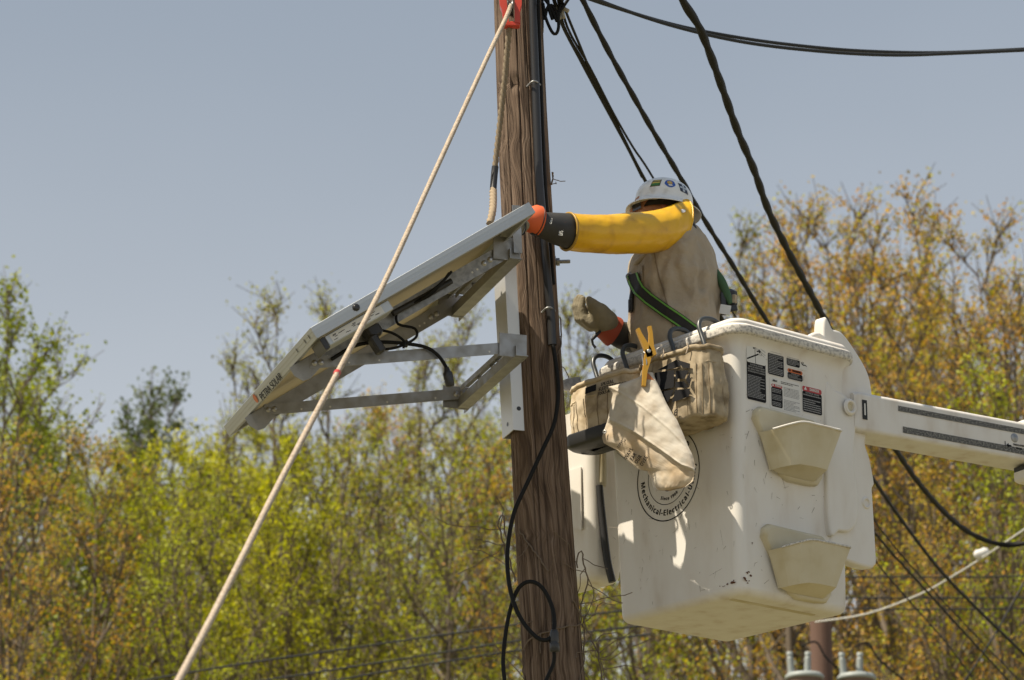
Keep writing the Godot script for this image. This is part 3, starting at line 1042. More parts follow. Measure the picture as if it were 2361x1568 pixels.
func bucket_step(o: Vector2) -> void:
	# back plate, then a pocket that stands out from it: wide open at the top, narrow below
	var f := func(s: float, t: float, d: float) -> Vector3: return right_face(o.x + s, o.y + t, d)
	var pl := Geo.new()
	var outer := [[0.0, 0.05], [0.008, 0.015], [0.035, -0.005], [0.33, 0.0], [0.375, 0.03], [0.395, 0.08], [0.372, 0.235], [0.345, 0.268], [0.29, 0.275], [0.185, 0.275], [0.145, 0.258], [0.10, 0.20]]
	var rows := []
	for lev in [[0.0, 0.0], [0.016, 0.002], [0.023, 0.008], [0.025, 0.02]]:
		var row := PackedVector3Array()
		for q in outer:
			var cx := 0.2; var cy := 0.13
			row.append(f.call(q[0] + (cx - q[0]) * lev[1] * 5, q[1] + (cy - q[1]) * lev[1] * 5, lev[0]))
		rows.append(row)
	pl.grid(rows, true, true, 1.0, false, true)
	var plate := obj("step_plate", pl, M.gelcoat_yellowed, bucket)
	var p := Geo.new()
	# outer skin rows: rim line, lower line, foot line
	var rim := [f.call(0.025, 0.105, 0.02), f.call(0.05, 0.097, 0.07), f.call(0.105, 0.075, 0.122), f.call(0.16, 0.060, 0.135), f.call(0.24, 0.058, 0.135), f.call(0.33, 0.058, 0.135), f.call(0.372, 0.058, 0.13), f.call(0.38, 0.06, 0.06), f.call(0.365, 0.08, 0.02)]
	var low := [f.call(0.088, 0.245, 0.02), f.call(0.095, 0.242, 0.060), f.call(0.12, 0.235, 0.096), f.call(0.16, 0.226, 0.106), f.call(0.22, 0.222, 0.106), f.call(0.28, 0.222, 0.106), f.call(0.315, 0.222, 0.102), f.call(0.33, 0.224, 0.05), f.call(0.335, 0.228, 0.02)]
	var foot := [f.call(0.115, 0.252, 0.02), f.call(0.12, 0.254, 0.024), f.call(0.145, 0.256, 0.026), f.call(0.18, 0.258, 0.027), f.call(0.235, 0.258, 0.027), f.call(0.28, 0.258, 0.027), f.call(0.31, 0.257, 0.026), f.call(0.325, 0.254, 0.024), f.call(0.33, 0.25, 0.02)]
	for pair in [[rim, low], [low, foot]]:
		for k in 8:
			p.quad(pair[0][k], pair[0][k + 1], pair[1][k + 1], pair[1][k])
	# thickness of the rim and the inner wall
	var inn := []
	for k in 9:
		var q: Vector3 = rim[k]
		var q2: Vector3 = low[k]
		inn.append(q + nright() * -0.012 * (1.0 if k > 0 and k < 8 else 0.0) + (q2 - q).normalized() * 0.002)
	for k in 8:
		p.quad(inn[k], inn[k + 1], rim[k + 1], rim[k])
		p.quad(inn[k + 1], inn[k], (low[k] as Vector3) - nright() * 0.012, (low[k + 1] as Vector3) - nright() * 0.012)
	obj("step_pocket", p, M.gelcoat_yellowed, bucket, false)
	var w := Geo.new()
	var wl := []
	for k in range(1, 8): wl.append(rim[k] + Vector3.UP * 0.001)
	w.tube(spline(wl, 0.02), 0.0045, 6)
	obj("step_lip", w, M.gelcoat if o.y < 0.5 else M.worn_edge, plate)

func decal_plate(called: String, s0: float, t0: float, s1: float, t1: float, d: float, m: Material, parent: Node3D) -> MeshInstance3D:
	var g := Geo.new()
	var r := 0.005
	var pts := []
	var sk := 0.075      # the sheets are stuck on square to the sloping edge
	for k in [[s0 + r, t0], [s1 - r, t0], [s1, t0 + r], [s1, t1 - r], [s1 - r, t1], [s0 + r, t1], [s0, t1 - r], [s0, t0 + r]]:
		pts.append(Vector2(k[0], -k[1]))
	var o := bc(0.0) + nright() * (d)
	var ay := ((bc(0.0) - bc(BH)) / BH)
	g.prism(pts, BB, ay, o, nright() * 0.001)
	return obj(called, g, m, parent, false)

func sheet_text(s: String, h: float, s0: float, t0: float, d: float, m: Material, parent: Node3D, bold := true, squeeze := 1.0) -> void:
	var ay := ((bc(0.0) - bc(BH)) / BH).normalized()
	text("lettering", s, h, bc(0.0) + BB * s0 - ay * t0 + nright() * d, BB, ay, m, parent, bold, squeeze)

func sheet_lines(s0: float, t0: float, s1: float, t1: float, n: int, d: float, m: Material, parent: Node3D, seed_: int) -> void:
	# rows of small print too fine to read
	var rng := RandomNumberGenerator.new()
	rng.seed = seed_
	var g := Geo.new()
	var ay := ((bc(0.0) - bc(BH)) / BH).normalized()
	for i in n:
		if rng.randf() < 0.1: continue
		var t := lerpf(t0, t1, (i + 0.5) / n)
		var hh := (t1 - t0) / n * 0.26
		var x := s0
		var endx := s1 - (rng.randf() * 0.4 * (s1 - s0) if rng.randf() < 0.3 else rng.randf() * 0.006)
		while x < endx:
			var w := rng.randf_range(0.003, 0.009)
			var o := bc(0.0) + BB * x - ay * t + nright() * d
			var e := BB * minf(w, endx - x)
			g.quad(o + ay * hh, o + e + ay * hh, o + e - ay * hh, o - ay * hh)
			x += w + 0.0016
	obj("small_print", g, m, parent, false)

func danger_sheet(called: String, s0: float, t0: float, s1: float, t1: float, head: float, base: Node3D, red: Material, word: String, print_from: float, rows: int, seed_: int) -> MeshInstance3D:
	var b := decal_plate(called, s0, t0, s1, t1, 0.0005, M.white_print, base)
	decal_plate("black_field", s0 + 0.0025, t0 + head, s1 - 0.0025, t1 - 0.0025, 0.0012, M.black_print, b)
	decal_plate("header", s0 + 0.0025, t0 + 0.0025, s1 - 0.0025, t0 + head, 0.0012, red, b)
	var wm: Material = M.white_print if word == "DANGER" else M.black_print
	sheet_text(word, head * 0.50, (s0 + s1) / 2 + (s1 - s0) * 0.10, t0 + head * 0.53, 0.0025, wm, b, true, 0.82)
	# warning triangle
	var tri := Geo.new()
	var ay := ((bc(0.0) - bc(BH)) / BH).normalized()
	var c := bc(0.0) + BB * (s0 + (s1 - s0) * 0.17) - ay * (t0 + head * 0.5) + nright() * 0.0028
	var q := head * 0.36
	tri.poly([c + ay * q, c + BB * q - ay * q * 0.75, c - BB * q - ay * q * 0.75])
	obj("warning_triangle", tri, wm, b, false)
	sheet_lines(s0 + 0.006, print_from, s1 - 0.006, t1 - 0.006, rows, 0.0028, M.grey_print, b, seed_)
	return b

func bucket_decals() -> void:
	M.grey_print = mat(Color(0.26, 0.26, 0.26), 0.6)
	var a := danger_sheet("danger_sheet", 0.051, 0.048, 0.159, 0.305, 0.022, bucket, M.red_print, "DANGER", 0.20, 16, 1)
	decal_plate("picture_field", 0.0535, 0.070, 0.1565, 0.150, 0.0020, M.white_print, a)
	var ay := ((bc(0.0) - bc(BH)) / BH).normalized()
	var P := func(s: float, t: float) -> Vector3: return bc(0.0) + BB * s - ay * t + nright() * 0.0032
	var pg := Geo.new()
	# pictogram: pole, crossarm, boom, bucket with a figure, wires
	for q in [[0.098, 0.086, 0.101, 0.150, 0.0012], [0.088, 0.089, 0.110, 0.080, 0.0028], [0.0545, 0.138, 0.118, 0.108, 0.0030], [0.108, 0.100, 0.120, 0.094, 0.0022], [0.122, 0.094, 0.128, 0.100, 0.0055], [0.121, 0.088, 0.123, 0.093, 0.002]]:
		var p0: Vector3 = P.call(q[0], q[1]); var p1: Vector3 = P.call(q[2], q[3])
		var sd: Vector3 = (p1 - p0).cross(nright()).normalized() * q[4]
		pg.quad(p0 + sd, p1 + sd, p1 - sd, p0 - sd)
	for q in [[0.060, 0.070, 0.150, 0.115], [0.070, 0.070, 0.156, 0.108], [0.092, 0.070, 0.156, 0.094], [0.124, 0.112, 0.134, 0.112], [0.124, 0.112, 0.124, 0.101], [0.134, 0.112, 0.134, 0.101]]:
		var p0: Vector3 = P.call(q[0], q[1]) + nright() * 0.0003; var p1: Vector3 = P.call(q[2], q[3]) + nright() * 0.0003
		var sd: Vector3 = (p1 - p0).cross(nright()).normalized() * 0.0005
		pg.quad(p0 + sd, p1 + sd, p1 - sd, p0 - sd)
	obj("pictogram", pg, M.black_print, a, false)
	var t := 0.158
	for s in ["ELECTRICAL HAZARD", "DEATH OR SERIOUS INJURY", "WILL RESULT FROM CONTACT", "OR INADEQUATE CLEARANCE"]:
		sheet_text(s, 0.0062, 0.105, t, 0.003, M.grey_print, a, true, 0.8)
		t += 0.0095
	var b := danger_sheet("danger_sheet", 0.168, 0.044, 0.260, 0.180, 0.021, bucket, M.red_print, "DANGER", 0.088, 13, 2)
	sheet_text("OPERATION BY QUALIFIED", 0.0068, 0.214, 0.072, 0.003, M.grey_print, b, true, 0.72)
	sheet_text("PERSONNEL ONLY", 0.0068, 0.214, 0.0815, 0.003, M.grey_print, b, true, 0.75)
	var c0 := decal_plate("fall_sheet", 0.2705, 0.042, 0.3925, 0.1255, 0.0003, M.white_print, bucket)
	var c := danger_sheet("danger_panel", 0.272, 0.0435, 0.350, 0.124, 0.019, c0, M.red_print, "DANGER", 0.074, 8, 3)
	sheet_text("FALL HAZARD", 0.0058, 0.311, 0.068, 0.003, M.grey_print, c, true, 0.8)
	var bar := Geo.new()
	bar.quad(P.call(0.372, 0.062), P.call(0.387, 0.068), P.call(0.385, 0.072), P.call(0.370, 0.066))
	obj("pictogram_boom", bar, M.black_print, c0, false)
	var fg := Geo.new()
	for q in [[0.358, 0.098, 0.366, 0.106, 0.002], [0.366, 0.106, 0.378, 0.104, 0.002], [0.378, 0.104, 0.386, 0.108, 0.0016], [0.360, 0.104, 0.356, 0.094, 0.0012], [0.366, 0.103, 0.369, 0.093, 0.0012], [0.361, 0.094, 0.3635, 0.0945, 0.0022]]:
		var p0: Vector3 = P.call(q[0], q[1]) - nright() * 0.001; var p1: Vector3 = P.call(q[2], q[3]) - nright() * 0.001
		var sd: Vector3 = (p1 - p0).cross(nright()).normalized() * q[4]
		fg.quad(p0 + sd, p1 + sd, p1 - sd, p0 - sd)
	obj("falling_pictogram", fg, M.black_print, c0, false)
	var d := danger_sheet("warning_sheet", 0.276, 0.131, 0.3645, 0.179, 0.018, bucket, M.orange_print, "WARNING", 0.158, 4, 4)
	sheet_text("ROTATING PARTS", 0.005, 0.320, 0.1545, 0.003, M.grey_print, d, true, 0.8)
	var e := decal_plate("instruction_sheet", 0.178, 0.189, 0.348, 0.3165, 0.0004, M.white_print, bucket)
	danger_sheet("danger_panel", 0.184, 0.212, 0.250, 0.310, 0.015, e, M.red_print, "DANGER", 0.232, 12, 5)
	sheet_text("Altec", 0.0085, 0.206, 0.2005, 0.003, M.black_print, e, true, 0.9)
	sheet_lines(0.240, 0.195, 0.344, 0.207, 2, 0.0016, M.black_print, e, 6)
	sheet_lines(0.255, 0.216, 0.344, 0.312, 17, 0.0016, M.grey_print, e, 7)
	var f := danger_sheet("danger_sheet", 0.357, 0.1885, 0.470, 0.300, 0.023, bucket, M.red_print, "DANGER", 0.222, 8, 8)
	sheet_text("ELECTRICAL HAZARD", 0.0066, 0.4135, 0.2175, 0.003, M.grey_print, f, true, 0.85)

func bucket_logo() -> void:
	# round company mark on the left face: two rings and lettering along the circle
	var X := -BA          # reading direction, left to right as seen
	var Yv := ((bc(0.0) - bc(BH)) / BH).normalized()
	var o := left_face(0.411, 0.536, 0.0)
	var n := nleft()
	var ring: MeshInstance3D
	for r in [[0.120, 0.0014], [0.186, 0.0024]]:
		var lo := Geo.new()
		for i in 96:
			var a0 := TAU * i / 96; var a1 := TAU * (i + 1) / 96
			var d0 := X * cos(a0) + Yv * sin(a0); var d1 := X * cos(a1) + Yv * sin(a1)
			lo.quad(o + n * 0.001 + d0 * (r[0] - r[1]), o + n * 0.001 + d0 * (r[0] + r[1]), o + n * 0.001 + d1 * (r[0] + r[1]), o + n * 0.001 + d1 * (r[0] - r[1]))
		ring = obj("logo_ring", lo, M.black_print, bucket, false)
	var put := func(s: String, mid: float, radius: float, h: float, inside_up: bool, spacing: float) -> void:
		var fnt := font(true)
		var widths := []
		var total := 0.0
		for ch in s:
			var w := fnt.get_string_size(ch, HORIZONTAL_ALIGNMENT_LEFT, -1, 64).x * h / 46.0 + spacing
			widths.append(w); total += w
		var g := Geo.new()
		var run := -total / 2
		for i in s.length():
			var ang: float = mid + (run + widths[i] / 2) / radius * (1.0 if inside_up else -1.0)
			run += widths[i]
			if s[i] == " ": continue
			var rad := X * cos(ang) + Yv * sin(ang)
			var upv := -rad if inside_up else rad
			var rt := upv.cross(n).normalized()
			g.add(lettering(s[i], h), Transform3D(Basis(rt, upv, n), o + rad * radius + n * 0.001))
		obj("lettering", g, M.black_print, ring, false)
	put.call("Mechanical-Electrical-Utility", -PI / 2 + 0.05, 0.153, 0.023, true, 0.0022)
	put.call("Since 1909", -PI / 2 + 0.06, 0.096, 0.013, true, 0.0015)
	put.call("LTD", 0.90, 0.153, 0.026, false, 0.008)
	var dot := Geo.new()
	var rowp := []
	for i in 20: rowp.append(o + n * 0.0012 - Yv * 0.055 + (X * cos(-TAU * i / 20) * 0.022 + Yv * sin(-TAU * i / 20) * 0.012))
	dot.poly(rowp)
	obj("logo_mark", dot, mat(Color(0.05, 0.05, 0.16), 0.5), ring, false)

func boom() -> void:
	var t := thing("boom_arm", "white fibreglass boom arm with two dark ribbed wear stripes reaching in from the right", "boom arm", Vector3(1.5, 5.3, -12.5))
	var p0 := Vector3(1.40, 5.417, -12.47)
	var dir := Vector3(0.69, -0.005, -0.41).normalized()
	var nf := dir.cross(Vector3.UP).normalized()      # away from the camera or towards it
	if nf.z < 0: nf = -nf
	var g := Geo.new()
	var h := 0.168
	var rows := []
	for s in [0.0, 0.02, 3.6]:
		var ins := 0.006 if s == 0.0 else 0.0
		rows.append(rring(p0 + dir * s - Vector3.UP * h / 2 - nf * 0.085, nf, Vector3.UP, 0.085 - ins, h / 2 - ins, 0.018, 4))
	g.grid(rows, true, false, 1.0, true, true)
	obj("beam", g, M.gelcoat, t)
	var fr := func(s: float, y: float, d := 0.0) -> Vector3: return p0 + dir * s - Vector3.UP * y + nf * d
	# rough dark wear stripes
	var st := mat(Color(0.05, 0.05, 0.05), 0.85)
	st.albedo_color = Color.WHITE
	st.albedo_texture = noise_tex(0.09, 61, [Color(0.05, 0.05, 0.052), Color(0.13, 0.13, 0.125), Color(0.33, 0.32, 0.29)], [0.2, 0.52, 0.85], 256)
	triplanar(st, 5.0)
	for q in [[0.22, 0.032, 0.055], [0.24, 0.118, 0.145]]:
		var s := Geo.new()
		s.quad(fr.call(q[0], q[1], 0.002), fr.call(3.5, q[1], 0.002), fr.call(3.5, q[2], 0.002), fr.call(q[0], q[2], 0.002))
		obj("wear_stripe", s, st, t, false)
	var lb := Geo.new()
	lb.quad(fr.call(0.035, 0.035, 0.002), fr.call(0.06, 0.035, 0.002), fr.call(0.06, 0.118, 0.002), fr.call(0.035, 0.118, 0.002))
	var lo := obj("boom_label", lb, M.grey_cable, t, false)
	var ar := Geo.new()
	for q in [[0.044, 0.05, 0.051, 0.10]]:
		ar.quad(fr.call(q[0], q[1], 0.0035), fr.call(q[2], q[1], 0.0035), fr.call(q[2], q[3], 0.0035), fr.call(q[0], q[3], 0.0035))
	obj("arrow", ar, M.white_print, lo, false)
	var bo := Geo.new()
	bo.lathe(fr.call(0.83, 0.078, 0.0), nf, [[0, 0.006], [0.006, 0.006], [0.007, 0.004], [0.018, 0.003], [0.02, 0.0]], 18, false)
	obj("bolt", bo, M.galvanized, t)
	var ars := Geo.new()
	ars.quad(fr.call(0.775, 0.10, 0.002), fr.call(0.779, 0.10, 0.002), fr.call(0.779, 0.135, 0.002), fr.call(0.775, 0.135, 0.002))
	ars.quad(fr.call(0.79, 0.113, 0.002), fr.call(0.81, 0.113, 0.002), fr.call(0.81, 0.121, 0.002), fr.call(0.79, 0.121, 0.002))
	ars.poly([fr.call(0.782, 0.117, 0.0025), fr.call(0.795, 0.106, 0.0025), fr.call(0.795, 0.128, 0.0025)])
	obj("boom_marking", ars, M.black_print, t, false)
	text("lettering", "INSULATED", 0.008, fr.call(0.85, 0.108, 0.002), dir, Vector3.UP, M.black_print, t)
	text("lettering", "BOOM", 0.008, fr.call(0.85, 0.122, 0.002), dir, Vector3.UP, M.black_print, t)
	# fittings where the beam leaves the picture
	var k := Geo.new()
	k.box(fr.call(1.06, 0.215, -0.06), dir * 0.16, Vector3.UP * 0.028, nf * 0.05, 0.012)
	obj("lower_cradle", k, M.gelcoat, t)
	var k2 := Geo.new()
	k2.box(fr.call(1.02, 0.187, -0.06), dir * 0.12, Vector3.UP * 0.012, nf * 0.04, 0.003)
	obj("cradle_pad", k2, M.black_rubber, t)
	var k3 := Geo.new()
	k3.tube(spline([fr.call(0.95, -0.006, -0.10), fr.call(1.02, -0.03, -0.10), fr.call(1.2, -0.045, -0.10), fr.call(1.6, -0.045, -0.10)], 0.05), 0.03, 12)
	obj("hose_cover", k3, M.gelcoat, t)

# ---------------------------------------------------------------- solar panel and its bracket
const PO := Vector3(-0.75176, 5.30635, -11.28645)   # lower near corner of the panel's top face
const PU := Vector3(-0.3113, 0, -0.95031)           # along the lower edge, away from the camera
const PV := Vector3(-0.95031, 0, 0.3113)            # out from the pole
const PS := Vector3(0.78126, 0.56933, -0.25592)     # up the slope
const PN := Vector3(-0.54104, 0.82211, 0.17723)
const PL := 1.408
const PW := 1.046
func pan(u: float, s: float, n: float) -> Vector3: return PO + PU * u + PS * s + PN * n
func rk(u: float, v: float, y: float) -> Vector3: return Vector3(0.085, 5.7, -12.3) + PU * (u - 0.703) + PV * v + Vector3.UP * y - Vector3.RIGHT * 0.06 * (y + 0.32)

func angle_bar(g: Geo, a: Vector3, b: Vector3, web: Vector3, flange: Vector3, thick := 0.004) -> void:
	# an L profile from a to b: web and flange start at the corner line
	var d := (b - a)
	var wn := web.normalized(); var fn := flange.normalized()
	g.box((a + b) / 2 + web / 2 + fn * thick / 2, web / 2, d / 2, fn * thick / 2)
	g.box((a + b) / 2 + (flange + fn * thick) / 2 + wn * thick / 2 * 0.98, (flange - fn * thick) / 2, d / 2 * 0.9995, wn * thick / 2)

func bolt_head(g: Geo, p: Vector3, n: Vector3, r := 0.008) -> void:
	g.lathe(p, n, [[r * 1.5, -0.001], [r * 1.5, 0.0018], [r, 0.002], [r * 0.96, 0.006], [r * 0.8, 0.0072], [0.0, 0.0072]], 10, true)

func solar_rack() -> void:
	rack = thing("solar_panel", "tilted solar panel on an aluminium bracket bolted to the left of the pole", "solar panel", Vector3(-0.6, 5.3, -12.2))
	var D := 0.048
	# frame: near, far, lower and upper rail; each with a lip below and raised ribs outside
	for q in [[0, "u0"], [1, "u1"], [2, "s0"], [3, "s1"]]:
		var g := Geo.new()
		var a: Vector3; var b: Vector3; var inw: Vector3
		if q[0] == 0: a = pan(0, 0, 0); b = pan(0, PW, 0); inw = PU
		elif q[0] == 1: a = pan(PL, 0, 0); b = pan(PL, PW, 0); inw = -PU
		elif q[0] == 2: a = pan(0.007, 0, 0); b = pan(PL - 0.007, 0, 0); inw = PS
		else: a = pan(0.007, PW, 0); b = pan(PL - 0.007, PW, 0); inw = -PS
		var d := b - a
		g.box((a + b) / 2 + inw * 0.0035 - PN * D / 2, inw * 0.0035, PN * D / 2, d / 2, 0.0012)
		g.box((a + b) / 2 + inw * 0.0165 - PN * (D - 0.0015), inw * 0.0095, PN * 0.0015, d / 2 * 0.985)
		g.box((a + b) / 2 + inw * 0.0115 - PN * 0.0015, inw * 0.0045, PN * 0.0014, d / 2 * 0.99)
		for y in [0.016, 0.031]:
			g.box((a + b) / 2 - inw * 0.0005 - PN * y, inw * 0.0008, PN * 0.0012, d / 2 * 0.999)
		obj("frame_rail", g, M.anodized, rack)
	var gl := Geo.new()
	gl.box(pan(PL / 2, PW / 2, -0.006), PU * (PL / 2 - 0.008), PN * 0.002, PS * (PW / 2 - 0.008))
	obj("glass", gl, M.glass, rack)
	var bs := Geo.new()
	bs.box(pan(PL / 2, PW / 2, -0.011), PU * (PL / 2 - 0.0075), PN * 0.0022, PS * (PW / 2 - 0.0075))
	obj("backsheet", bs, M.backsheet, rack)
	# name on the lower rail
	text("lettering", "PETRA SOLAR", 0.028, pan(0.685, -0.0016, -0.039), -PU, PN, M.black_print, rack, false, 1.4)
	var plate := Geo.new()
	var c := pan(0.90, -0.0016, -0.024)
	var row := []
	for i in 16: row.append(c - PS * 0.0008 + (-PU * sin(TAU * i / 16) + PN * cos(TAU * i / 16)) * 0.019)
	plate.poly(row)
	obj("logo", plate, M.orange_print, rack, false)
	var sl := Geo.new()
	for u in [0.06, 0.12, 0.24]:
		sl.quad(pan(u, -0.0016, -0.012), pan(u - 0.008, -0.0016, -0.012), pan(u - 0.008, -0.0016, -0.03), pan(u, -0.0016, -0.03))
	obj("frame_slot", sl, M.black_plastic, rack, false)
	var fb := Geo.new()
	bolt_head(fb, pan(-0.001, 0.20, -0.020), -PU, 0.010)
	obj("frame_screw", fb, M.black_plastic, rack)

	# aluminium inverter box with a paper label, under the near rail
	var ib := Geo.new()
	ib.box(pan(0.085, 0.19, -0.072), PU * 0.055, PN * 0.021, PS * 0.15, 0.003)
	var inv := obj("inverter", ib, M.anodized, rack)
	var ie := Geo.new()
	ie.box(pan(0.085, 0.028, -0.075), PU * 0.058, PN * 0.024, PS * 0.011, 0.002)
	obj("end_cap", ie, M.black_plastic, inv)
	var ip := Geo.new()
	ip.quad(pan(0.029, 0.06, -0.056), pan(0.029, 0.30, -0.056), pan(0.029, 0.30, -0.088), pan(0.029, 0.06, -0.088))
	var ipo := obj("paper_label", ip, M.white_print, inv, false)
	var pr := Geo.new()
	var rng := RandomNumberGenerator.new()
	rng.seed = 2
	for i in 22:
		var s := rng.randf_range(0.065, 0.27)
		var n := rng.randf_range(-0.083, -0.06)
		pr.quad(pan(0.0284, s, n), pan(0.0284, s + rng.randf_range(0.008, 0.022), n), pan(0.0284, s + 0.015, n - 0.0022), pan(0.0284, s, n - 0.0022))
	obj("small_print", pr, M.black_print, ipo, false)

	# two rails under the panel
	for u in [0.335, 1.06]:
		var g := Geo.new()
		angle_bar(g, pan(u, -0.01, -D - 0.001), pan(u, PW - 0.06, -D - 0.001), -PN * 0.062, PU * 0.04)
		var ro := obj("rail", g, M.galvanized if u < 0.5 else M.aluminium, rack)
		for s in [0.03, 0.065, 0.90, 0.93]:
			var bh := Geo.new()
			bolt_head(bh, pan(u - 0.0005, s, -D - 0.032), -PU)
			obj("bolt", bh, M.steel, ro)
		for s in [0.13, 0.86, 0.835]:
			var hl := Geo.new()
			hl.lathe(pan(u - 0.0012, s, -D - 0.04), -PU, [[0.0, 0.0], [0.0045, 0.0]], 10, false)
			obj("bolt_hole", hl, M.white_print, ro)
		# gusset at the lower end
		var gu := Geo.new()
		gu.prism([Vector2(-0.03, -0.002), Vector2(0.085, -0.002), Vector2(0.085, -0.058), Vector2(0.02, -0.078), Vector2(-0.012, -0.072), Vector2(-0.03, -0.04)], PS, PN, pan(u - 0.006, 0.0, -D - 0.003), -PU * 0.004)
		obj("gusset", gu, M.aluminium, rack, false)
	# struts back to the pole
	for q in [[0.325, 0.0], [1.05, 0.015]]:
		var g := Geo.new()
		var a := rk(q[0], 0.165, -0.255 + q[1]); var b := rk(q[0], 1.03, -0.405 + q[1])
		angle_bar(g, a, b, Vector3.DOWN * 0.046, PU * 0.036)
		var so := obj("strut", g, M.aluminium, rack)
		for t in [0.02, 0.055, 0.95, 0.98]:
			var bh := Geo.new()
			bolt_head(bh, a.lerp(b, t) - Vector3.UP * 0.024 - PU * 0.0005, -PU)
			obj("bolt", bh, M.steel, so)
		for t in [0.16, 0.4, 0.68, 0.82]:
			var hl := Geo.new()
			hl.lathe(a.lerp(b, t) - Vector3.UP * 0.034 - PU * 0.0012, -PU, [[0.0, 0.0], [0.004, 0.0]], 10, false)
			obj("bolt_hole", hl, M.white_print, so)
	# crossbars on the mounting channel, with end plates
	for q in [0.075, -0.325]:
		var g := Geo.new()
		angle_bar(g, rk(0.30, 0.205, q), rk(1.09, 0.205, q), Vector3.UP * 0.042, -PV * 0.05)
		var cb := obj("crossbar", g, M.aluminium, rack)
		var g2 := Geo.new()
		angle_bar(g2, rk(0.50, 0.21, q + 0.075), rk(1.0, 0.21, q + 0.075), Vector3.UP * -0.02, PV * -0.035)
		obj("clamp_angle", g2, M.aluminium, cb)
		for u in [0.52, 0.60, 0.68, 0.85]:
			var bh := Geo.new()
			bh.lathe(rk(u, 0.18, q + 0.004), Vector3.UP, [[0.0, 0.0], [0.012, 0.0], [0.012, 0.012], [0.006, 0.013], [0.006, 0.06], [0.011, 0.061], [0.011, 0.071], [0, 0.071]], 8)
			obj("bolt", bh, M.steel, cb)
		for u in [0.318, 1.072]:
			var ep := Geo.new()
			ep.box(rk(u, 0.209, q + 0.045), PV * 0.056, Vector3.UP * 0.047, PU * 0.002)
			ep.box(rk(u + 0.03, 0.155, q + 0.045), PV * 0.002, Vector3.UP * 0.047, PU * 0.028)
			var eo := obj("end_plate", ep, M.aluminium, cb)
	# upright channel on the pole
	var ch := Geo.new()
	var y0 := -0.53; var y1 := 0.335
	var lean := Vector3(-0.05, 0, 0)
	for w in [[0.635, 0.775, 0.134, 0.138], [0.635, 0.640, 0.084, 0.134], [0.770, 0.775, 0.084, 0.134]]:
		var rows := []
		for y in [y0, y1]:
			var sh := Vector3(0.0216 + 0.008 * y, 0, 0)
			rows.append([rk(w[0], w[3], y) + sh, rk(w[1], w[3], y) + sh, rk(w[1], w[2], y) + sh, rk(w[0], w[2], y) + sh])
		for k in 4: ch.quad(rows[1][k], rows[1][(k + 1) % 4], rows[0][(k + 1) % 4], rows[0][k])
		ch.poly(rows[1]); ch.poly([rows[0][3], rows[0][2], rows[0][1], rows[0][0]])
	var cho := obj("mounting_channel", ch, M.bright_aluminium, rack, false)
	for q in [[0.635, 0.110, -0.16, 0], [0.635, 0.110, -0.44, 0], [0.70, 0.138, -0.49, 1]]:
		var sh := Vector3(0.0216 + 0.008 * q[2], 0, 0)
		var hh := Geo.new()
		hh.lathe(rk(q[0], q[1], q[2]) + sh - (PU * 0.0012 if q[3] == 0 else PV * -0.0012), -PU if q[3] == 0 else PV, [[0, 0], [0.009, 0]], 14, false)
		obj("bolt_hole", hh, M.black_plastic, cho)
	# strap loop and top stub near the panel's upper edge
	var ul := Geo.new()
	ul.bar(rk(0.30, 0.170, 0.10), rk(0.30, 0.165, 0.30), 0.034, 0.004, PU)
	obj("top_stub", ul, M.aluminium, rack)
	var lp := Geo.new()
	lp.tube(spline([rk(0.33, 0.15, 0.285), rk(0.33, 0.13, 0.283), rk(0.33, 0.122, 0.27), rk(0.33, 0.122, 0.215), rk(0.33, 0.136, 0.19)], 0.02), 0.004, 6)
	obj("wire_loop", lp, M.black_cable, rack)

	# black junction box, cables and the loose plug under the panel
	var jb := Geo.new()
	jb.box(pan(0.30, 0.325, -0.10), PU * 0.04, PN * 0.025, PS * 0.03, 0.008)
	jb.box(pan(0.27, 0.30, -0.15), PU * 0.025, PN * 0.04, PS * 0.018, 0.008)
	obj("junction_box", jb, M.black_plastic, rack)
	var tr := Geo.new()
	tr.tube(spline([pan(0.30, 0.44, -0.075), pan(0.31, 0.60, -0.078), pan(0.315, 0.73, -0.078)], 0.05), 0.012, 10)
	obj("cable_sleeve", tr, M.black_rubber, rack)
	var w := Geo.new()
	for l in [[[0.29, 0.73, -0.05], [0.26, 0.66, -0.075], [0.27, 0.60, -0.09], [0.30, 0.54, -0.08]], [[0.29, 0.74, -0.05], [0.24, 0.67, -0.07], [0.25, 0.59, -0.085], [0.30, 0.56, -0.08]],
			[[0.32, 0.46, -0.08], [0.31, 0.44, -0.12], [0.29, 0.48, -0.17], [0.27, 0.45, -0.205], [0.26, 0.36, -0.20], [0.28, 0.30, -0.17]],
			[[0.29, 0.345, -0.10], [0.27, 0.38, -0.14], [0.26, 0.40, -0.19], [0.25, 0.38, -0.215]]]:
		var pts := []
		for q in l: pts.append(pan(q[0], q[1], q[2]))
		w.tube(spline(pts, 0.015), 0.0055, 7)
	obj("wiring", w, M.black_cable, rack)
	var pc := Geo.new()
	var pp := []
	for q in [[0.95, -0.41], [0.85, -0.345], [0.75, -0.322], [0.66, -0.318], [0.57, -0.325], [0.52, -0.355], [0.49, -0.40], [0.485, -0.42]]: pp.append(rk(0.31, q[0], q[1]))
	pc.tube(spline(pp, 0.015), 0.0075, 8)
	obj("plug_cable", pc, M.black_cable, rack)
	var pg := Geo.new()
	pg.lathe(rk(0.31, 0.49, -0.40), (rk(0.31, 0.475, -0.50) - rk(0.31, 0.49, -0.40)), [[0.0, 0], [0.010, 0.0], [0.013, 0.015], [0.019, 0.022], [0.019, 0.045], [0.016, 0.048], [0.019, 0.052], [0.017, 0.075], [0.0, 0.077]], 12)
	obj("plug", pg, M.black_plastic, rack)
	var tie := Geo.new()
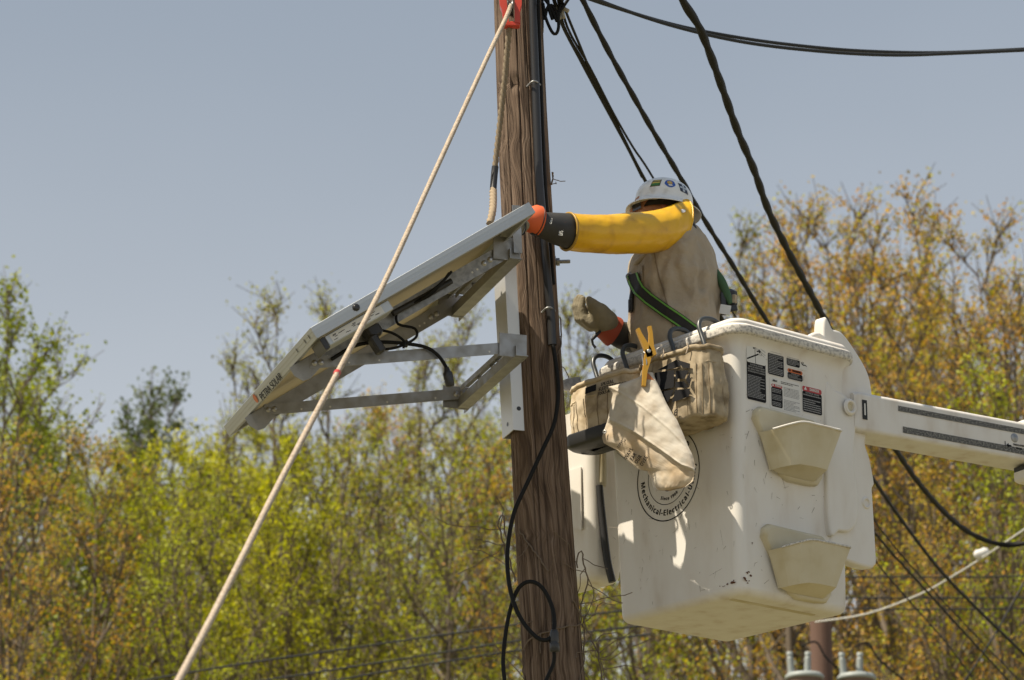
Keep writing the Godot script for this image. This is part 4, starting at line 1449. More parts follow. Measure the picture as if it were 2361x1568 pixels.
	tie.lathe(rk(0.31, 0.648, -0.318), PV, [[0.012, -0.005], [0.015, -0.004], [0.015, 0.004], [0.012, 0.005]], 10, false)
	obj("cable_clip", tie, M.black_plastic, rack)

# ---------------------------------------------------------------- overhead cables and far pole
func depth_at(y: float, rise := 5.42) -> float:
	# how far away a level line at that height passes where it is seen at y
	return -rise / tan(deg_to_rad(PITCH) + atan((784.0 - y) / FOCAL))

func line_pts(pix: Array, rise: float, sag := 0.0) -> Array:
	var pts := []
	for q in pix:
		pts.append(at(q[0], q[1], q[2] if q.size() > 2 else depth_at(q[1], rise)))
	return pts

func cables() -> void:
	var g := Geo.new()
	g.rope(spline(line_pts([[1548, -70], [1575, 2], [1612, 62], [1640, 132], [1668, 210], [1700, 300], [1738, 390], [1770, 480], [1808, 560], [1850, 640], [1905, 742], [1985, 890], [2065, 1035], [2140, 1140], [2220, 1218], [2300, 1254], [2375, 1252]], 5.42), 0.03), 0.0195, 0.55, 2, 0.30, 14)
	tag(obj("twisted_cable", g, M.black_cable), "thick twisted black service cable running down behind the bucket from the top", "cable")
	g = Geo.new()
	g.rope(spline(line_pts([[1318, -60], [1345, 2], [1400, 112], [1450, 203], [1500, 292], [1575, 420], [1620, 500], [1690, 612], [1765, 735], [1880, 910], [2000, 1085], [2100, 1228], [2200, 1350], [2375, 1522]], 5.4), 0.03), 0.0138, 0.6, 2, 0.28, 12)
	tag(obj("wrapped_cable", g, M.black_cable), "wrapped black cable passing behind the right side of the hard hat", "cable")
	var thin := [
		[[[1262, -60], [1292, 45], [1340, 140], [1400, 252], [1445, 335], [1490, 420], [1640, 690], [1800, 950], [2010, 1220], [2120, 1345], [2330, 1575]], 0.0085, "thickest of the straight black wires meeting behind the front of the hard hat"],
		[[[1280, -50], [1300, 60], [1350, 150], [1410, 262], [1468, 378], [1487, 418], [1640, 700], [1800, 975], [2012, 1285], [2180, 1480], [2250, 1575]], 0.006, "lower thin black wire reaching from the pole top toward the hard hat brim"],
		[[[1285, -40], [1308, 62], [1360, 155], [1415, 262], [1460, 340], [1506, 410], [1640, 640], [1800, 890], [2008, 1190], [2150, 1360], [2361, 1580]], 0.0055, "right-hand thin black wire ending above the hard hat's stickers"],
		[[[1275, -50], [1310, 40], [1335, 100], [1360, 160], [1395, 235], [1430, 305], [1480, 408]], 0.006, "short black wire twisted among those between pole top and hard hat"],
	]
	for q in thin:
		var t := Geo.new()
		t.tube(spline(line_pts(q[0], 5.35), 0.12), q[1], 7)
		tag(obj("overhead_wire", t, M.black_cable), q[2], "wire", "wires running behind the worker")
	for q in [[[[1300, -25], [1390, 8], [1550, 56], [1700, 86], [1850, 106], [2000, 118], [2180, 121], [2400, 111]], "upper of the two grey cables curving across the top right"], [[[1330, -22], [1420, 16], [1560, 62], [1720, 98], [1900, 119], [2060, 127], [2200, 123], [2400, 114]], "lower of the two grey cables curving across the top right"]]:
		var t := Geo.new()
		var pts := []
		var i := 0
		for p in q[0]:
			pts.append(at(p[0], p[1], -12.6 - 0.32 * i)); i += 1
		t.tube(spline(pts, 0.06), 0.0085, 8)
		tag(obj("slack_cable", t, M.grey_cable), q[1], "cable", "grey cables at top right")
	# cable ends, a loop and pale wedge clamps at the pole top
	var hub := thing("cable_clamps", "tangle of cable ends and pale wedge clamps at the pole's top right", "cable clamp", at(1290, 30, -12.4))
	var lp := Geo.new()
	for l in [[[1252, 8], [1258, 40], [1272, 72], [1282, 78], [1288, 60], [1284, 30], [1272, 12], [1262, 18], [1256, 45]], [[1250, -10], [1268, 14], [1276, 30], [1286, 50], [1290, 20], [1300, -10]], [[1262, -15], [1266, 20], [1274, 45]], [[1290, 28], [1305, 6], [1318, -14]]]:
		var pts := []
		for p in l: pts.append(at(p[0], p[1], -12.28))
		lp.tube(spline(pts, 0.01), 0.007, 7)
	obj("cable_loop", lp, M.black_cable, hub)
	var wm := mat(Color(0.33, 0.30, 0.22), 0.5)
	for q in [[1284, 24, 1292, 44], [1293, 22, 1301, 42], [1279, 16, 1284, 34], [1296, 18, 1312, 26]]:
		var w := Geo.new()
		w.bar(at(q[0], q[1], -12.3), at(q[2], q[3], -12.3), 0.014, 0.016, Vector3(0, 0, 1), 0.003)
		obj("wedge_clamp", w, wm, hub)

	# coil of thin black cable in front of the pole
	var c := Geo.new()
	var cl := [[1275, 796, -12.15], [1283, 850, -12.14], [1287, 905, -12.12], [1278, 975, -12.1], [1252, 1035, -12.08], [1215, 1115, -12.07], [1186, 1180, -12.07], [1172, 1250, -12.07], [1170, 1310, -12.06], [1180, 1375, -12.05], [1203, 1430, -12.04], [1238, 1470, -12.03], [1265, 1474, -12.03], [1278, 1448, -12.04], [1273, 1400, -12.05], [1250, 1355, -12.05], [1222, 1341, -12.05], [1196, 1356, -12.06], [1178, 1400, -12.07], [1166, 1460, -12.07], [1160, 1530, -12.07], [1168, 1600, -12.07]]
	var cp := []
	for q in cl: cp.append(at(q[0], q[1], q[2]))
	c.tube(spline(cp, 0.02), 0.0085, 8)
	var coil := obj("hanging_cable", c, M.black_cable)
	tag(coil, "thin black cable hanging in a figure-eight loop over the lower pole", "cable")
	var c2 := Geo.new()
	cp = []
	for q in [[1268, 1474, -12.04], [1277, 1500, -12.04], [1276, 1530, -12.05], [1262, 1562, -12.05], [1245, 1600, -12.05]]: cp.append(at(q[0], q[1], q[2]))
	c2.tube(spline(cp, 0.02), 0.0075, 8)
	obj("tail", c2, M.black_cable, coil)
	var cn := Geo.new()
	cn.lathe(at(1278, 1452, -12.03), at(1279, 1500, -12.03) - at(1278, 1452, -12.03), [[0, 0], [0.012, 0], [0.018, 0.012], [0.018, 0.045], [0.014, 0.05], [0.02, 0.056], [0.02, 0.085], [0, 0.088]], 10)
	obj("connector", cn, M.black_plastic, coil)

	# far wires
	var far := [
		[[[150, 1602], [500, 1540], [820, 1493], [1190, 1440], [1500, 1400]], -27, "uppermost of the far wires passing left of the pole's foot"],
		[[[380, 1602], [700, 1555], [1000, 1508], [1190, 1478], [1500, 1440]], -27, "middle far wire passing left of the pole's foot"],
		[[[600, 1602], [900, 1546], [1050, 1522], [1190, 1500], [1500, 1462]], -27, "lowest far wire passing left of the pole's foot"],
		[[[1600, 1326], [1950, 1330], [2200, 1331], [2400, 1328]], -30.5, "uppermost of three level far wires right of the bucket"],
		[[[1600, 1372], [1950, 1378], [2200, 1379], [2400, 1378]], -30.5, "middle of three level far wires right of the bucket"],
		[[[1600, 1396], [1950, 1403], [2200, 1405], [2400, 1402]], -30.5, "lowest of three level far wires right of the bucket"],
		[[[2200, 1600], [2235, 1555], [2290, 1470], [2330, 1400], [2375, 1320]], -26, "dark far cable slanting up to the right in the lower right corner"],
	]
	for q in far:
		var t := Geo.new()
		var pts := []
		for p in q[0]: pts.append(at(p[0], p[1], q[1]))
		t.tube(spline(pts, 0.4), 0.009 if q[1] > -30 else 0.0085, 6)
		tag(obj("far_wire", t, M.grey_cable), q[2], "wire", "far wires before the trees")
	var gy := Geo.new()
	gy.tube(spline([at(1880, 1434, -29.8), at(2000, 1415, -29), at(2120, 1371, -28.2), at(2200, 1327, -27.6), at(2275, 1280, -27), at(2375, 1212, -26.4)], 0.3), 0.009, 7)
	var guy := obj("guy_wire", gy, mat(Color(0.5, 0.5, 0.47), 0.6))
	tag(guy, "pale guy wire rising to the right from the far pole's top", "guy wire")
	var gi := Geo.new()
	var ip := at(2265, 1282, -27.1)
	gi.lathe(ip - Vector3(0.07, -0.0, 0), Vector3(1, 0.35, 0), [[0, 0], [0.03, 0.004], [0.045, 0.03], [0.04, 0.07], [0.045, 0.10], [0.03, 0.13], [0, 0.14]], 14)
	obj("strain_insulator", gi, M.white_print, guy)

func far_pole() -> void:
	var t := thing("far_utility_pole", "reddish-brown far utility pole below the bucket, carrying two transformers", "utility pole", at(1892, 1440, -30) * Vector3(1, 0, 1))
	var g := Geo.new()
	var top := at(1892, 1432, -30)
	var rows := []
	for y in [0.0, 4.0, top.y - 0.05, top.y]:
		rows.append(rring(Vector3(top.x, y, top.z), Vector3(1, 0, 0), Vector3(0, 0, -1), 0.105, 0.105, 0.10, 5))
	g.grid(rows, true, false, 1.0, true, true)
	var pm := mat(Color(0.13, 0.075, 0.055), 0.9)
	obj("shaft", g, pm, t)
	var gm := mat(Color(0.31, 0.34, 0.335), 0.5)
	var dark := mat(Color(0.16, 0.10, 0.07), 0.7)
	for q in [[1855, 1562, "grey pole-mount transformer with two ribbed bushings left of the far pole"], [1975, 1564, "grey pole-mount transformer with two ribbed bushings right of the far pole"]]:
		var p := at(q[0], q[1], -29.75)
		var tr := thing("transformer", q[2], "transformer", p - Vector3.UP * 0.5, "transformers on the far pole")
		var tk := Geo.new()
		tk.lathe(p - Vector3.UP * 0.6, Vector3.UP, [[0, 0], [0.15, 0.0], [0.165, 0.02], [0.165, 0.60]], 22, false)
		obj("tank", tk, dark, tr)
		var lid := Geo.new()
		lid.lathe(p, Vector3.UP, [[0.165, -0.02], [0.185, -0.015], [0.185, 0.012], [0.16, 0.035], [0.08, 0.05], [0, 0.052]], 22)
		obj("lid", lid, gm, tr)
		for k in [-1, 1]:
			var b := Geo.new()
			var pr := [[0.03, 0.0]]
			for i in 6:
				pr.append([0.037, 0.02 + i * 0.025]); pr.append([0.025, 0.030 + i * 0.025])
			pr.append([0.025, 0.175]); pr.append([0.030, 0.18]); pr.append([0.030, 0.21]); pr.append([0, 0.215])
			b.lathe(p + Vector3(k * 0.075 - 0.05, 0.03, 0.02), Vector3(k * 0.06, 1, 0), pr, 14)
			obj("bushing", b, gm, tr)
		var hd := Geo.new()
		hd.tube(spline([p + Vector3(-0.02, 0.30, 0), p + Vector3(0.12, 0.34, 0), p + Vector3(0.22, 0.18, 0), p + Vector3(0.45, -0.02, 0)], 0.03), 0.010, 6)
		obj("lead_wire", hd, M.black_cable, tr)

# ---------------------------------------------------------------- ropes and pulley
func ropes() -> void:
	var r := Geo.new()
	var pts := []
	for q in [[1178, 12, -12.02], [1165, 45, -11.95], [1120, 140, -11.7], [1000, 402, -11.05], [900, 622, -10.5], [830, 762, -10.1], [730, 950, -9.6], [640, 1122, -9.1], [560, 1282, -8.6], [480, 1440, -8.1], [395, 1600, -7.6]]:
		pts.append(at(q[0], q[1], q[2]))
	r.rope(spline(pts, 0.006), 0.0102, 0.036, 3, 0.42, 15)
	var ro := obj("hauling_rope", r, M.rope)
	tag(ro, "long beige hauling rope slanting from the red pulley to the lower left", "rope")
	var mk := Geo.new()
	var m0 := at(777, 861, -9.84)
	mk.lathe(m0 - (pts[5] - pts[6]).normalized() * 0.012, pts[5] - pts[6], [[0.0105, 0.0], [0.0118, 0.004], [0.0118, 0.02], [0.0105, 0.024]], 12, false)
	obj("red_tape", mk, M.red_tape, ro)
	# block
	var b := thing("pulley_block", "red pulley block hanging at the top of the pole with the rope through it", "pulley block", at(1178, 30, -12.05))
	for k in [[-1, 0.0], [1, 0.0]]:
		var s := Geo.new()
		var o := at(1177, 0, -12.05)
		var xx: float = k[0]
		var pr := [Vector2(0.012, -0.108), Vector2(0.036, -0.112), Vector2(0.038, -0.05), Vector2(0.046, -0.03), Vector2(0.048, 0.03), Vector2(0.04, 0.08), Vector2(0.018, 0.09), Vector2(0.022, 0.02), Vector2(0.016, -0.02)]
		var out := []
		for p in pr: out.append(Vector2(p.x * xx, p.y))
		s.prism(out, Vector3(0.97, 0.0, 0.1), Vector3(-0.05, 1, 0).normalized(), o - Vector3(0, 0, 0.02), Vector3(0, 0, 0.04))
		obj("cheek", s, M.red_paint, b, false)
	var bt := Geo.new()
	bt.box(at(1178, 58, -12.05), Vector3(0.038, 0, 0), Vector3(0, 0.010, 0), Vector3(0, 0, 0.019), 0.004)
	obj("crossbar", bt, M.red_paint, b)
	var sh := Geo.new()
	sh.lathe(at(1177, 20, -12.05) - Vector3(0.013, 0, 0), Vector3(1, 0, 0), [[0, 0], [0.038, 0], [0.038, 0.004], [0.03, 0.012], [0.038, 0.022], [0.038, 0.026], [0, 0.026]], 20)
	obj("sheave", sh, M.black_plastic, b)
	# second rope falling straight down to the panel
	var g := Geo.new()
	pts = []
	for q in [[1175, 60, -12.06], [1170, 110, -12.08], [1163, 190, -12.1], [1153, 280, -12.12], [1145, 350, -12.12], [1141, 392, -12.12]]: pts.append(at(q[0], q[1], q[2]))
	g.rope(spline(pts, 0.005), 0.0130, 0.085, 3, 0.48, 15)
	var so := obj("sling_rope", g, M.old_rope)
	tag(so, "twisted brown rope hanging straight down from the pulley to the panel's top edge", "rope")
	var tp := Geo.new()
	pts = []
	for q in [[1142, 384, -12.12], [1140, 400, -12.12], [1138, 425, -12.11], [1137, 442, -12.1]]: pts.append(at(q[0], q[1], q[2]))
	tp.tube(spline(pts, 0.01), 0.0145, 10)
	obj("black_tape", tp, M.black_rubber, so)
	var lw := Geo.new()
	pts = []
	for q in [[1137, 438, -12.1], [1137, 465, -12.05], [1135, 490, -12.0], [1129, 515, -11.97]]: pts.append(at(q[0], q[1], q[2]))
	lw.rope(spline(pts, 0.005), 0.016, 0.075, 3, 0.36, 15)
	obj("spliced_end", lw, M.splice, so)
	var wi := Geo.new()
	pts = []
	for q in [[1140, 392, -12.11], [1133, 410, -12.1], [1131, 440, -12.09], [1131, 462, -12.09]]: pts.append(at(q[0], q[1], q[2]))
	wi.tube(spline(pts, 0.02), 0.0015, 4)
	obj("loose_thread", wi, M.black_cable, so)

func vines() -> void:
	var rng := RandomNumberGenerator.new()
	rng.seed = 12
	var vm := mat(Color(0.16, 0.12, 0.085), 0.95)
	var specs := [
		[[[1330, 1300], [1340, 1260], [1355, 1330], [1340, 1400], [1350, 1480], [1335, 1590]], 10, "dry leafless vine tangled along the pole's right side near the bucket"],
		[[[1395, 1600], [1380, 1500], [1355, 1440], [1335, 1400], [1320, 1380]], 12, "bare brown vine spreading right from the pole's foot"],
		[[[1168, 1270], [1150, 1200], [1160, 1180], [1172, 1270], [1190, 1330]], 5, "thin dry vine curling off the pole's left side"],
		[[[1195, 1215], [1230, 1270], [1265, 1320]], 2, "thin pale vine stem lying across the front of the pole"],
		[[[1290, 720], [1295, 760], [1290, 800], [1293, 850]], 3, "small dry twig clinging to the pole under the cable guard"],
		[[[1270, 415], [1274, 395], [1272, 380]], 3, "tiny dry twig sticking out right of the pole above the glove"],
		[[[1215, 1600], [1205, 1520], [1215, 1480], [1250, 1460], [1300, 1450], [1340, 1430]], 7, "dry vine wrapped round the pole behind the cable loop"],
	]
	for q in specs:
		var g := Geo.new()
		var pts := []
		for p in q[0]:
			var w := at(p[0], p[1], -12.2)
			var a := pole_axis(w.y)
			var dx := w.x - a.x
			var R := pole_r(w.y) + 0.006
			w.z = a.z + (sqrt(R * R - dx * dx) if absf(dx) < R * 0.98 else 0.02)
			pts.append(w)
		var main := spline(pts, 0.03)
		for i in main.size(): main[i] += Vector3(rng.randf_range(-1, 1), rng.randf_range(-1, 1), rng.randf_range(0, 0.6)) * 0.005
		g.tube(main, 0.0032, 5)
		for i in q[1]:
			var p: Vector3 = main[rng.randi() % main.size()]
			var d := Vector3(rng.randf_range(-0.5, 1.0) if pts[0].x > 0.15 else rng.randf_range(-1, 0.3), rng.randf_range(-0.7, 0.8), rng.randf_range(0.1, 0.5)).normalized()
			var b := [p]
			var e := p
			for k in 5:
				d = (d + Vector3(rng.randf_range(-0.6, 0.6), rng.randf_range(-0.6, 0.5), rng.randf_range(-0.3, 0.3))).normalized()
				e += d * rng.randf_range(0.015, 0.06) * (0.4 if q[1] < 4 else 1.0)
				b.append(e)
			g.tube(b, 0.0018, 4)
		tag(obj("vine", g, vm), q[2], "vine", "dry vines on the pole")

# ---------------------------------------------------------------- tool bags hung on the bucket
var cloth_point: Callable
func wrapped(called: String, str: String, pf: Callable, th0: float, y: float, h: float, grow: float, parent: Node3D, slope := 0.0) -> void:
	# letters set one by one round the bag, th0 is the middle
	var fnt := font(true)
	var g := Geo.new()
	var total := 0.0
	for ch in str: total += fnt.get_string_size(ch, HORIZONTAL_ALIGNMENT_LEFT, -1, 64).x * h / 46.0
	var run := -total / 2
	for ch in str:
		var w := fnt.get_string_size(ch, HORIZONTAL_ALIGNMENT_LEFT, -1, 64).x * h / 46.0
		var s := run + w / 2
		run += w
		if ch == " ": continue
		var th := th0
		var left := absf(s)
		while left > 0.0:      # walk along the cloth
			var n := th + 0.01 * signf(s)
			left -= (pf.call(n, y, grow) as Vector3).distance_to(pf.call(th, y, grow))
			th = n
		var yy := y + slope * s
		var p: Vector3 = pf.call(th, yy, grow)
		var rt: Vector3 = ((pf.call(th + 0.06, yy, grow) as Vector3) - (pf.call(th - 0.06, yy, grow) as Vector3)).normalized()
		var out := rt.cross(Vector3.UP).normalized()
		g.add(lettering(ch, h), Transform3D(Basis(rt, Vector3.UP, out), p - Vector3.UP * h * 0.4))
	obj(called, g, M.black_print, parent, false)

func tool_bag(called: String, label: String, mid: Vector3, la: float, lb: float, height: float, m: Material, seed_: int, flare: float) -> Node3D:
	var t := thing(called, label, "tool bag", mid - Vector3.UP * height, "canvas tool bags on the bucket rim")
	var fn := FastNoiseLite.new()
	fn.seed = seed_
	fn.frequency = 1.0
	var N := 96
	var ring := func(y: float, grow: float, wob: float) -> PackedVector3Array:
		var row := PackedVector3Array()
		for i in N:
			var th := TAU * i / N
			var cx := signf(cos(th)) * pow(absf(cos(th)), 0.75)
			var cy := signf(sin(th)) * pow(absf(sin(th)), 0.75)
			var pleat := wob * (fn.get_noise_3d(cos(th) * 4.0, y * 3.0, sin(th) * 4.0) * 0.012 + fn.get_noise_3d(cos(th) * 1.6, y * 9.0, sin(th) * 1.6) * 0.008 + 0.002 * sin(th * 17.0 + seed_ + 3.0 * fn.get_noise_2d(th, y * 5)))
			row.append(mid + BA * (cx * (la + grow + pleat)) - BB * (cy * (lb + grow + pleat)) - Vector3.UP * (y + 0.010 * fn.get_noise_2d(th * 2.0, 3.0 + seed_)))
		return row
	cloth_point = func(th: float, y: float, grow: float) -> Vector3:
		var cx := signf(cos(th)) * pow(absf(cos(th)), 0.75)
		var cy := signf(sin(th)) * pow(absf(sin(th)), 0.75)
		var gr := grow + flare * y / height + 0.008 * sin(y / height * PI) + 0.013
		return mid + BA * (cx * (la + gr)) - BB * (cy * (lb + gr)) - Vector3.UP * y
	var g := Geo.new()
	var rows := []
	rows.append(ring.call(-0.004, -0.012, 0.2)); 
	for k in 30:
		var y := height * k / 29.0
		var f := k / 29.0
		rows.append(ring.call(y, flare * f + 0.008 * sin(f * PI), 0.15 + 1.1 * sin(minf(f * 2.0, 1.0) * PI / 2)))
	rows.append(ring.call(height + 0.004, flare - 0.01, 0.8))
	g.grid(rows, true, true, 1.0, false, true)
	obj("canvas", g, m, t)
	var inn := Geo.new()
	var ir := []
	for k in 6: ir.append(ring.call(-0.002 + (height - 0.01) * k / 5.0, -0.016 + flare * k / 5.0, 0.4))
	inn.grid(ir, true, false, 1.0, false, true)
	obj("lining", inn, m, t)
	var rim := Geo.new()
	var pts: Array = Array(ring.call(0.0, 0.0, 0.25))
	pts.append(pts[0]); pts.append(pts[1])
	rim.tube(pts, 0.0115, 8, false)
	obj("rim", rim, M.canvas_dirty if m == M.canvas_dirty else M.canvas, t)
	var hem := Geo.new()
	var hp: Array = Array(ring.call(0.062, 0.005, 0.5))
	hp.append(hp[0]); hp.append(hp[1])
	hem.tube(hp, 0.0042, 6, false)
	obj("hem", hem, m, t)
	for k in 9:
		var th := 0.9 + k * 0.24
		var sg := Geo.new()
		var sp := []
		for i in 9:
			var y := 0.07 + (height - 0.075) * i / 8.0
			var row: PackedVector3Array = ring.call(y, flare * y / height + 0.008 * sin(y / height * PI) + 0.0012, 0.15 + 1.1 * sin(minf(y / height * 2.0, 1.0) * PI / 2))
			sp.append(row[int(th / TAU * N + 0.5) % N])
		sg.tube(sp, 0.0016, 4, false)
		obj("seam", sg, M.seam_thread, t)
	return t

func hook(parent: Node3D, s: float, slip: float) -> void:
	var g := Geo.new()
	var pts := []
	for q in [[-0.07, 0.16, 0.0], [-0.068, 0.03, 0.0], [-0.062, -0.015, 0.0], [-0.035, -0.045, 0.0], [0.01, -0.052, 0.0], [0.05, -0.040, 0.0], [0.068, -0.010, 0.1], [0.072, 0.03, 0.4], [0.078, 0.085, 0.85], [0.08, 0.13, 1.0]]:
		pts.append(left_face(s - slip * q[2], q[1], q[0]))
	g.tube(spline(pts, 0.012), 0.0098, 10)
	obj("hook", g, M.grey_hook, parent)

func bags() -> void:
	M.seam_thread = mat(Color(0.22, 0.165, 0.10), 0.95)
	M.grey_hook = mat(Color(0.045, 0.05, 0.052), 0.35)
	var c1 := left_face(0.655, 0.115, 0.095)
	var b1 := tool_bag("tool_bag", "cream canvas tool bag with printed lettering and black base, nearest the pole", c1, 0.205, 0.080, 0.205, M.canvas, 5, 0.0)
	var ba := Geo.new()
	var rows := []
	for q in [[0.198, 0.006], [0.206, 0.010], [0.245, 0.008], [0.256, -0.004], [0.260, -0.04]]:
		rows.append(rring(c1 - Vector3.UP * q[0], BA, -BB, 0.205 + q[1], 0.080 + q[1], 0.06, 8))
	ba.grid(rows, true, true, 1.0, true, true)
	obj("rubber_base", ba, M.black_rubber, b1)
	for s in [[0.80, 0.06], [0.615, 0.06]]: hook(b1, s[0], s[1])
	wrapped("lettering", "SPECIAL", cloth_point, 1.86, 0.030, 0.013, 0.0, b1)
	wrapped("lettering", "FLEET SERVICE", cloth_point, 1.98, 0.049, 0.015, 0.0, b1)
	wrapped("lettering", "TOOLS & SAFETY", cloth_point, 1.93, 0.068, 0.0125, 0.0, b1)
	var sq := Geo.new()
	sq.quad(cloth_point.call(1.45, 0.026, 0.0), cloth_point.call(1.62, 0.026, 0.0), cloth_point.call(1.62, 0.054, 0.0), cloth_point.call(1.45, 0.054, 0.0))
	obj("logo", sq, M.black_print, b1, false)

	var c2 := left_face(0.225, 0.115, 0.095)
	var b2 := tool_bag("tool_bag", "dirty tan canvas tool bag with black geometric print, nearest the bucket's corner", c2, 0.205, 0.080, 0.285, M.canvas_dirty, 9, 0.018)
	for s in [[0.325, 0.06], [0.15, 0.06]]: hook(b2, s[0], s[1])
	# black print of a broken hexagon and a number
	var hx := Geo.new()
	var polys := [[[-0.05, 0.065], [-0.005, 0.05], [-0.005, -0.02], [-0.05, -0.01]], [[-0.045, 0.072], [0.0, 0.09], [0.02, 0.062], [-0.002, 0.056]], [[0.004, 0.088], [0.05, 0.06], [0.05, 0.04], [0.022, 0.052]], [[0.0, 0.045], [0.045, 0.034], [0.03, 0.004], [0.0, 0.012]], [[0.05, 0.026], [0.05, -0.03], [0.035, 0.0]], [[-0.05, -0.018], [-0.004, -0.028], [-0.02, -0.07], [-0.05, -0.055]], [[0.0, -0.032], [0.05, -0.04], [0.045, -0.07], [-0.01, -0.078]], [[0.0, -0.0], [0.028, -0.006], [0.044, -0.034], [0.0, -0.024]]]
	for p in polys:
		var ptsl := []
		for q in p: ptsl.append(cloth_point.call(1.84 + q[0] / 0.14, 0.135 - q[1] * 1.05, 0.004))
		hx.poly(ptsl)
	obj("print", hx, M.black_print, b2, false)
	wrapped("lettering", "6", cloth_point, 1.84, 0.252, 0.026, 0.003, b2)
	var st := Geo.new()
	for q in [[0.14, 0.0], [0.02, 0.003], [-0.06, 0.004]]:
		var o: Vector3 = c2 + BA * -q[0] * 0.9 - BB * (0.112 if absf(q[0]) < 0.1 else 0.08)
		st.tube([o + Vector3(0, 0.02, 0.008), o + Vector3(0.004, 0.0, 0.014), o + Vector3(-0.004, -0.025, 0.012)], 0.003, 5)
	obj("twine", st, M.rope, b2)

	glove_bag()
	# yellow spring clamp
	var y := thing("spring_clamp", "yellow plastic spring clamp standing over the tan tool bag's rim", "clamp", at(1492, 850, -12.08))
	var Z := -12.08
	var jaws := [[[1465, 761], [1472, 757], [1478, 770], [1500, 806], [1503, 822], [1490, 826], [1484, 808]], [[1492, 754], [1500, 753], [1503, 768], [1506, 800], [1512, 818], [1500, 826], [1494, 806], [1495, 770]], [[1486, 808], [1503, 812], [1498, 835], [1491, 858], [1487, 892], [1479, 890], [1481, 850]]]
	for j in jaws:
		var out := []
		var o := at(j[0][0], j[0][1], Z)
		for q in j:
			var p := at(q[0], q[1], Z) - o
			out.append(Vector2(p.x, p.y))
		var g := Geo.new()
		g.prism(out, Vector3.RIGHT, Vector3.UP, o - Vector3(0, 0, 0.008), Vector3(0.003, 0, 0.02))
		obj("jaw", g, M.yellow_plastic, y, false)
	var sp := Geo.new()
	sp.lathe(at(1496, 812, Z) - Vector3(0, 0, 0.014), Vector3(0, 0, 1), [[0, 0], [0.007, 0], [0.009, 0.003], [0.009, 0.03], [0.007, 0.033], [0, 0.033]], 12)
	obj("pivot", sp, M.steel, y)
	# red marker lamp under the rim
	var ml := Geo.new()
	ml.box(left_face(0.275, 0.075, 0.016), BA * 0.017, Vector3.UP * 0.016, -BB * 0.016, 0.006)
	obj("marker_lens", ml, M.red_lens, bucket)
	# grey metal saddle by the pole
	var sd := Geo.new()
	var o := at(1300, 895, -12.62)
	sd.prism([Vector2(-0.05, 0.0), Vector2(0.16, -0.02), Vector2(0.14, 0.022), Vector2(0.09, 0.012), Vector2(0.075, 0.06), Vector2(0.02, 0.045), Vector2(-0.05, 0.012)], (Vector3.RIGHT * 0.8 + Vector3(0, 0, -0.4)).normalized(), Vector3.UP, o, Vector3(0.0, 0.0, -0.02))
	obj("saddle_plate", sd, M.galvanized, bucket, false)

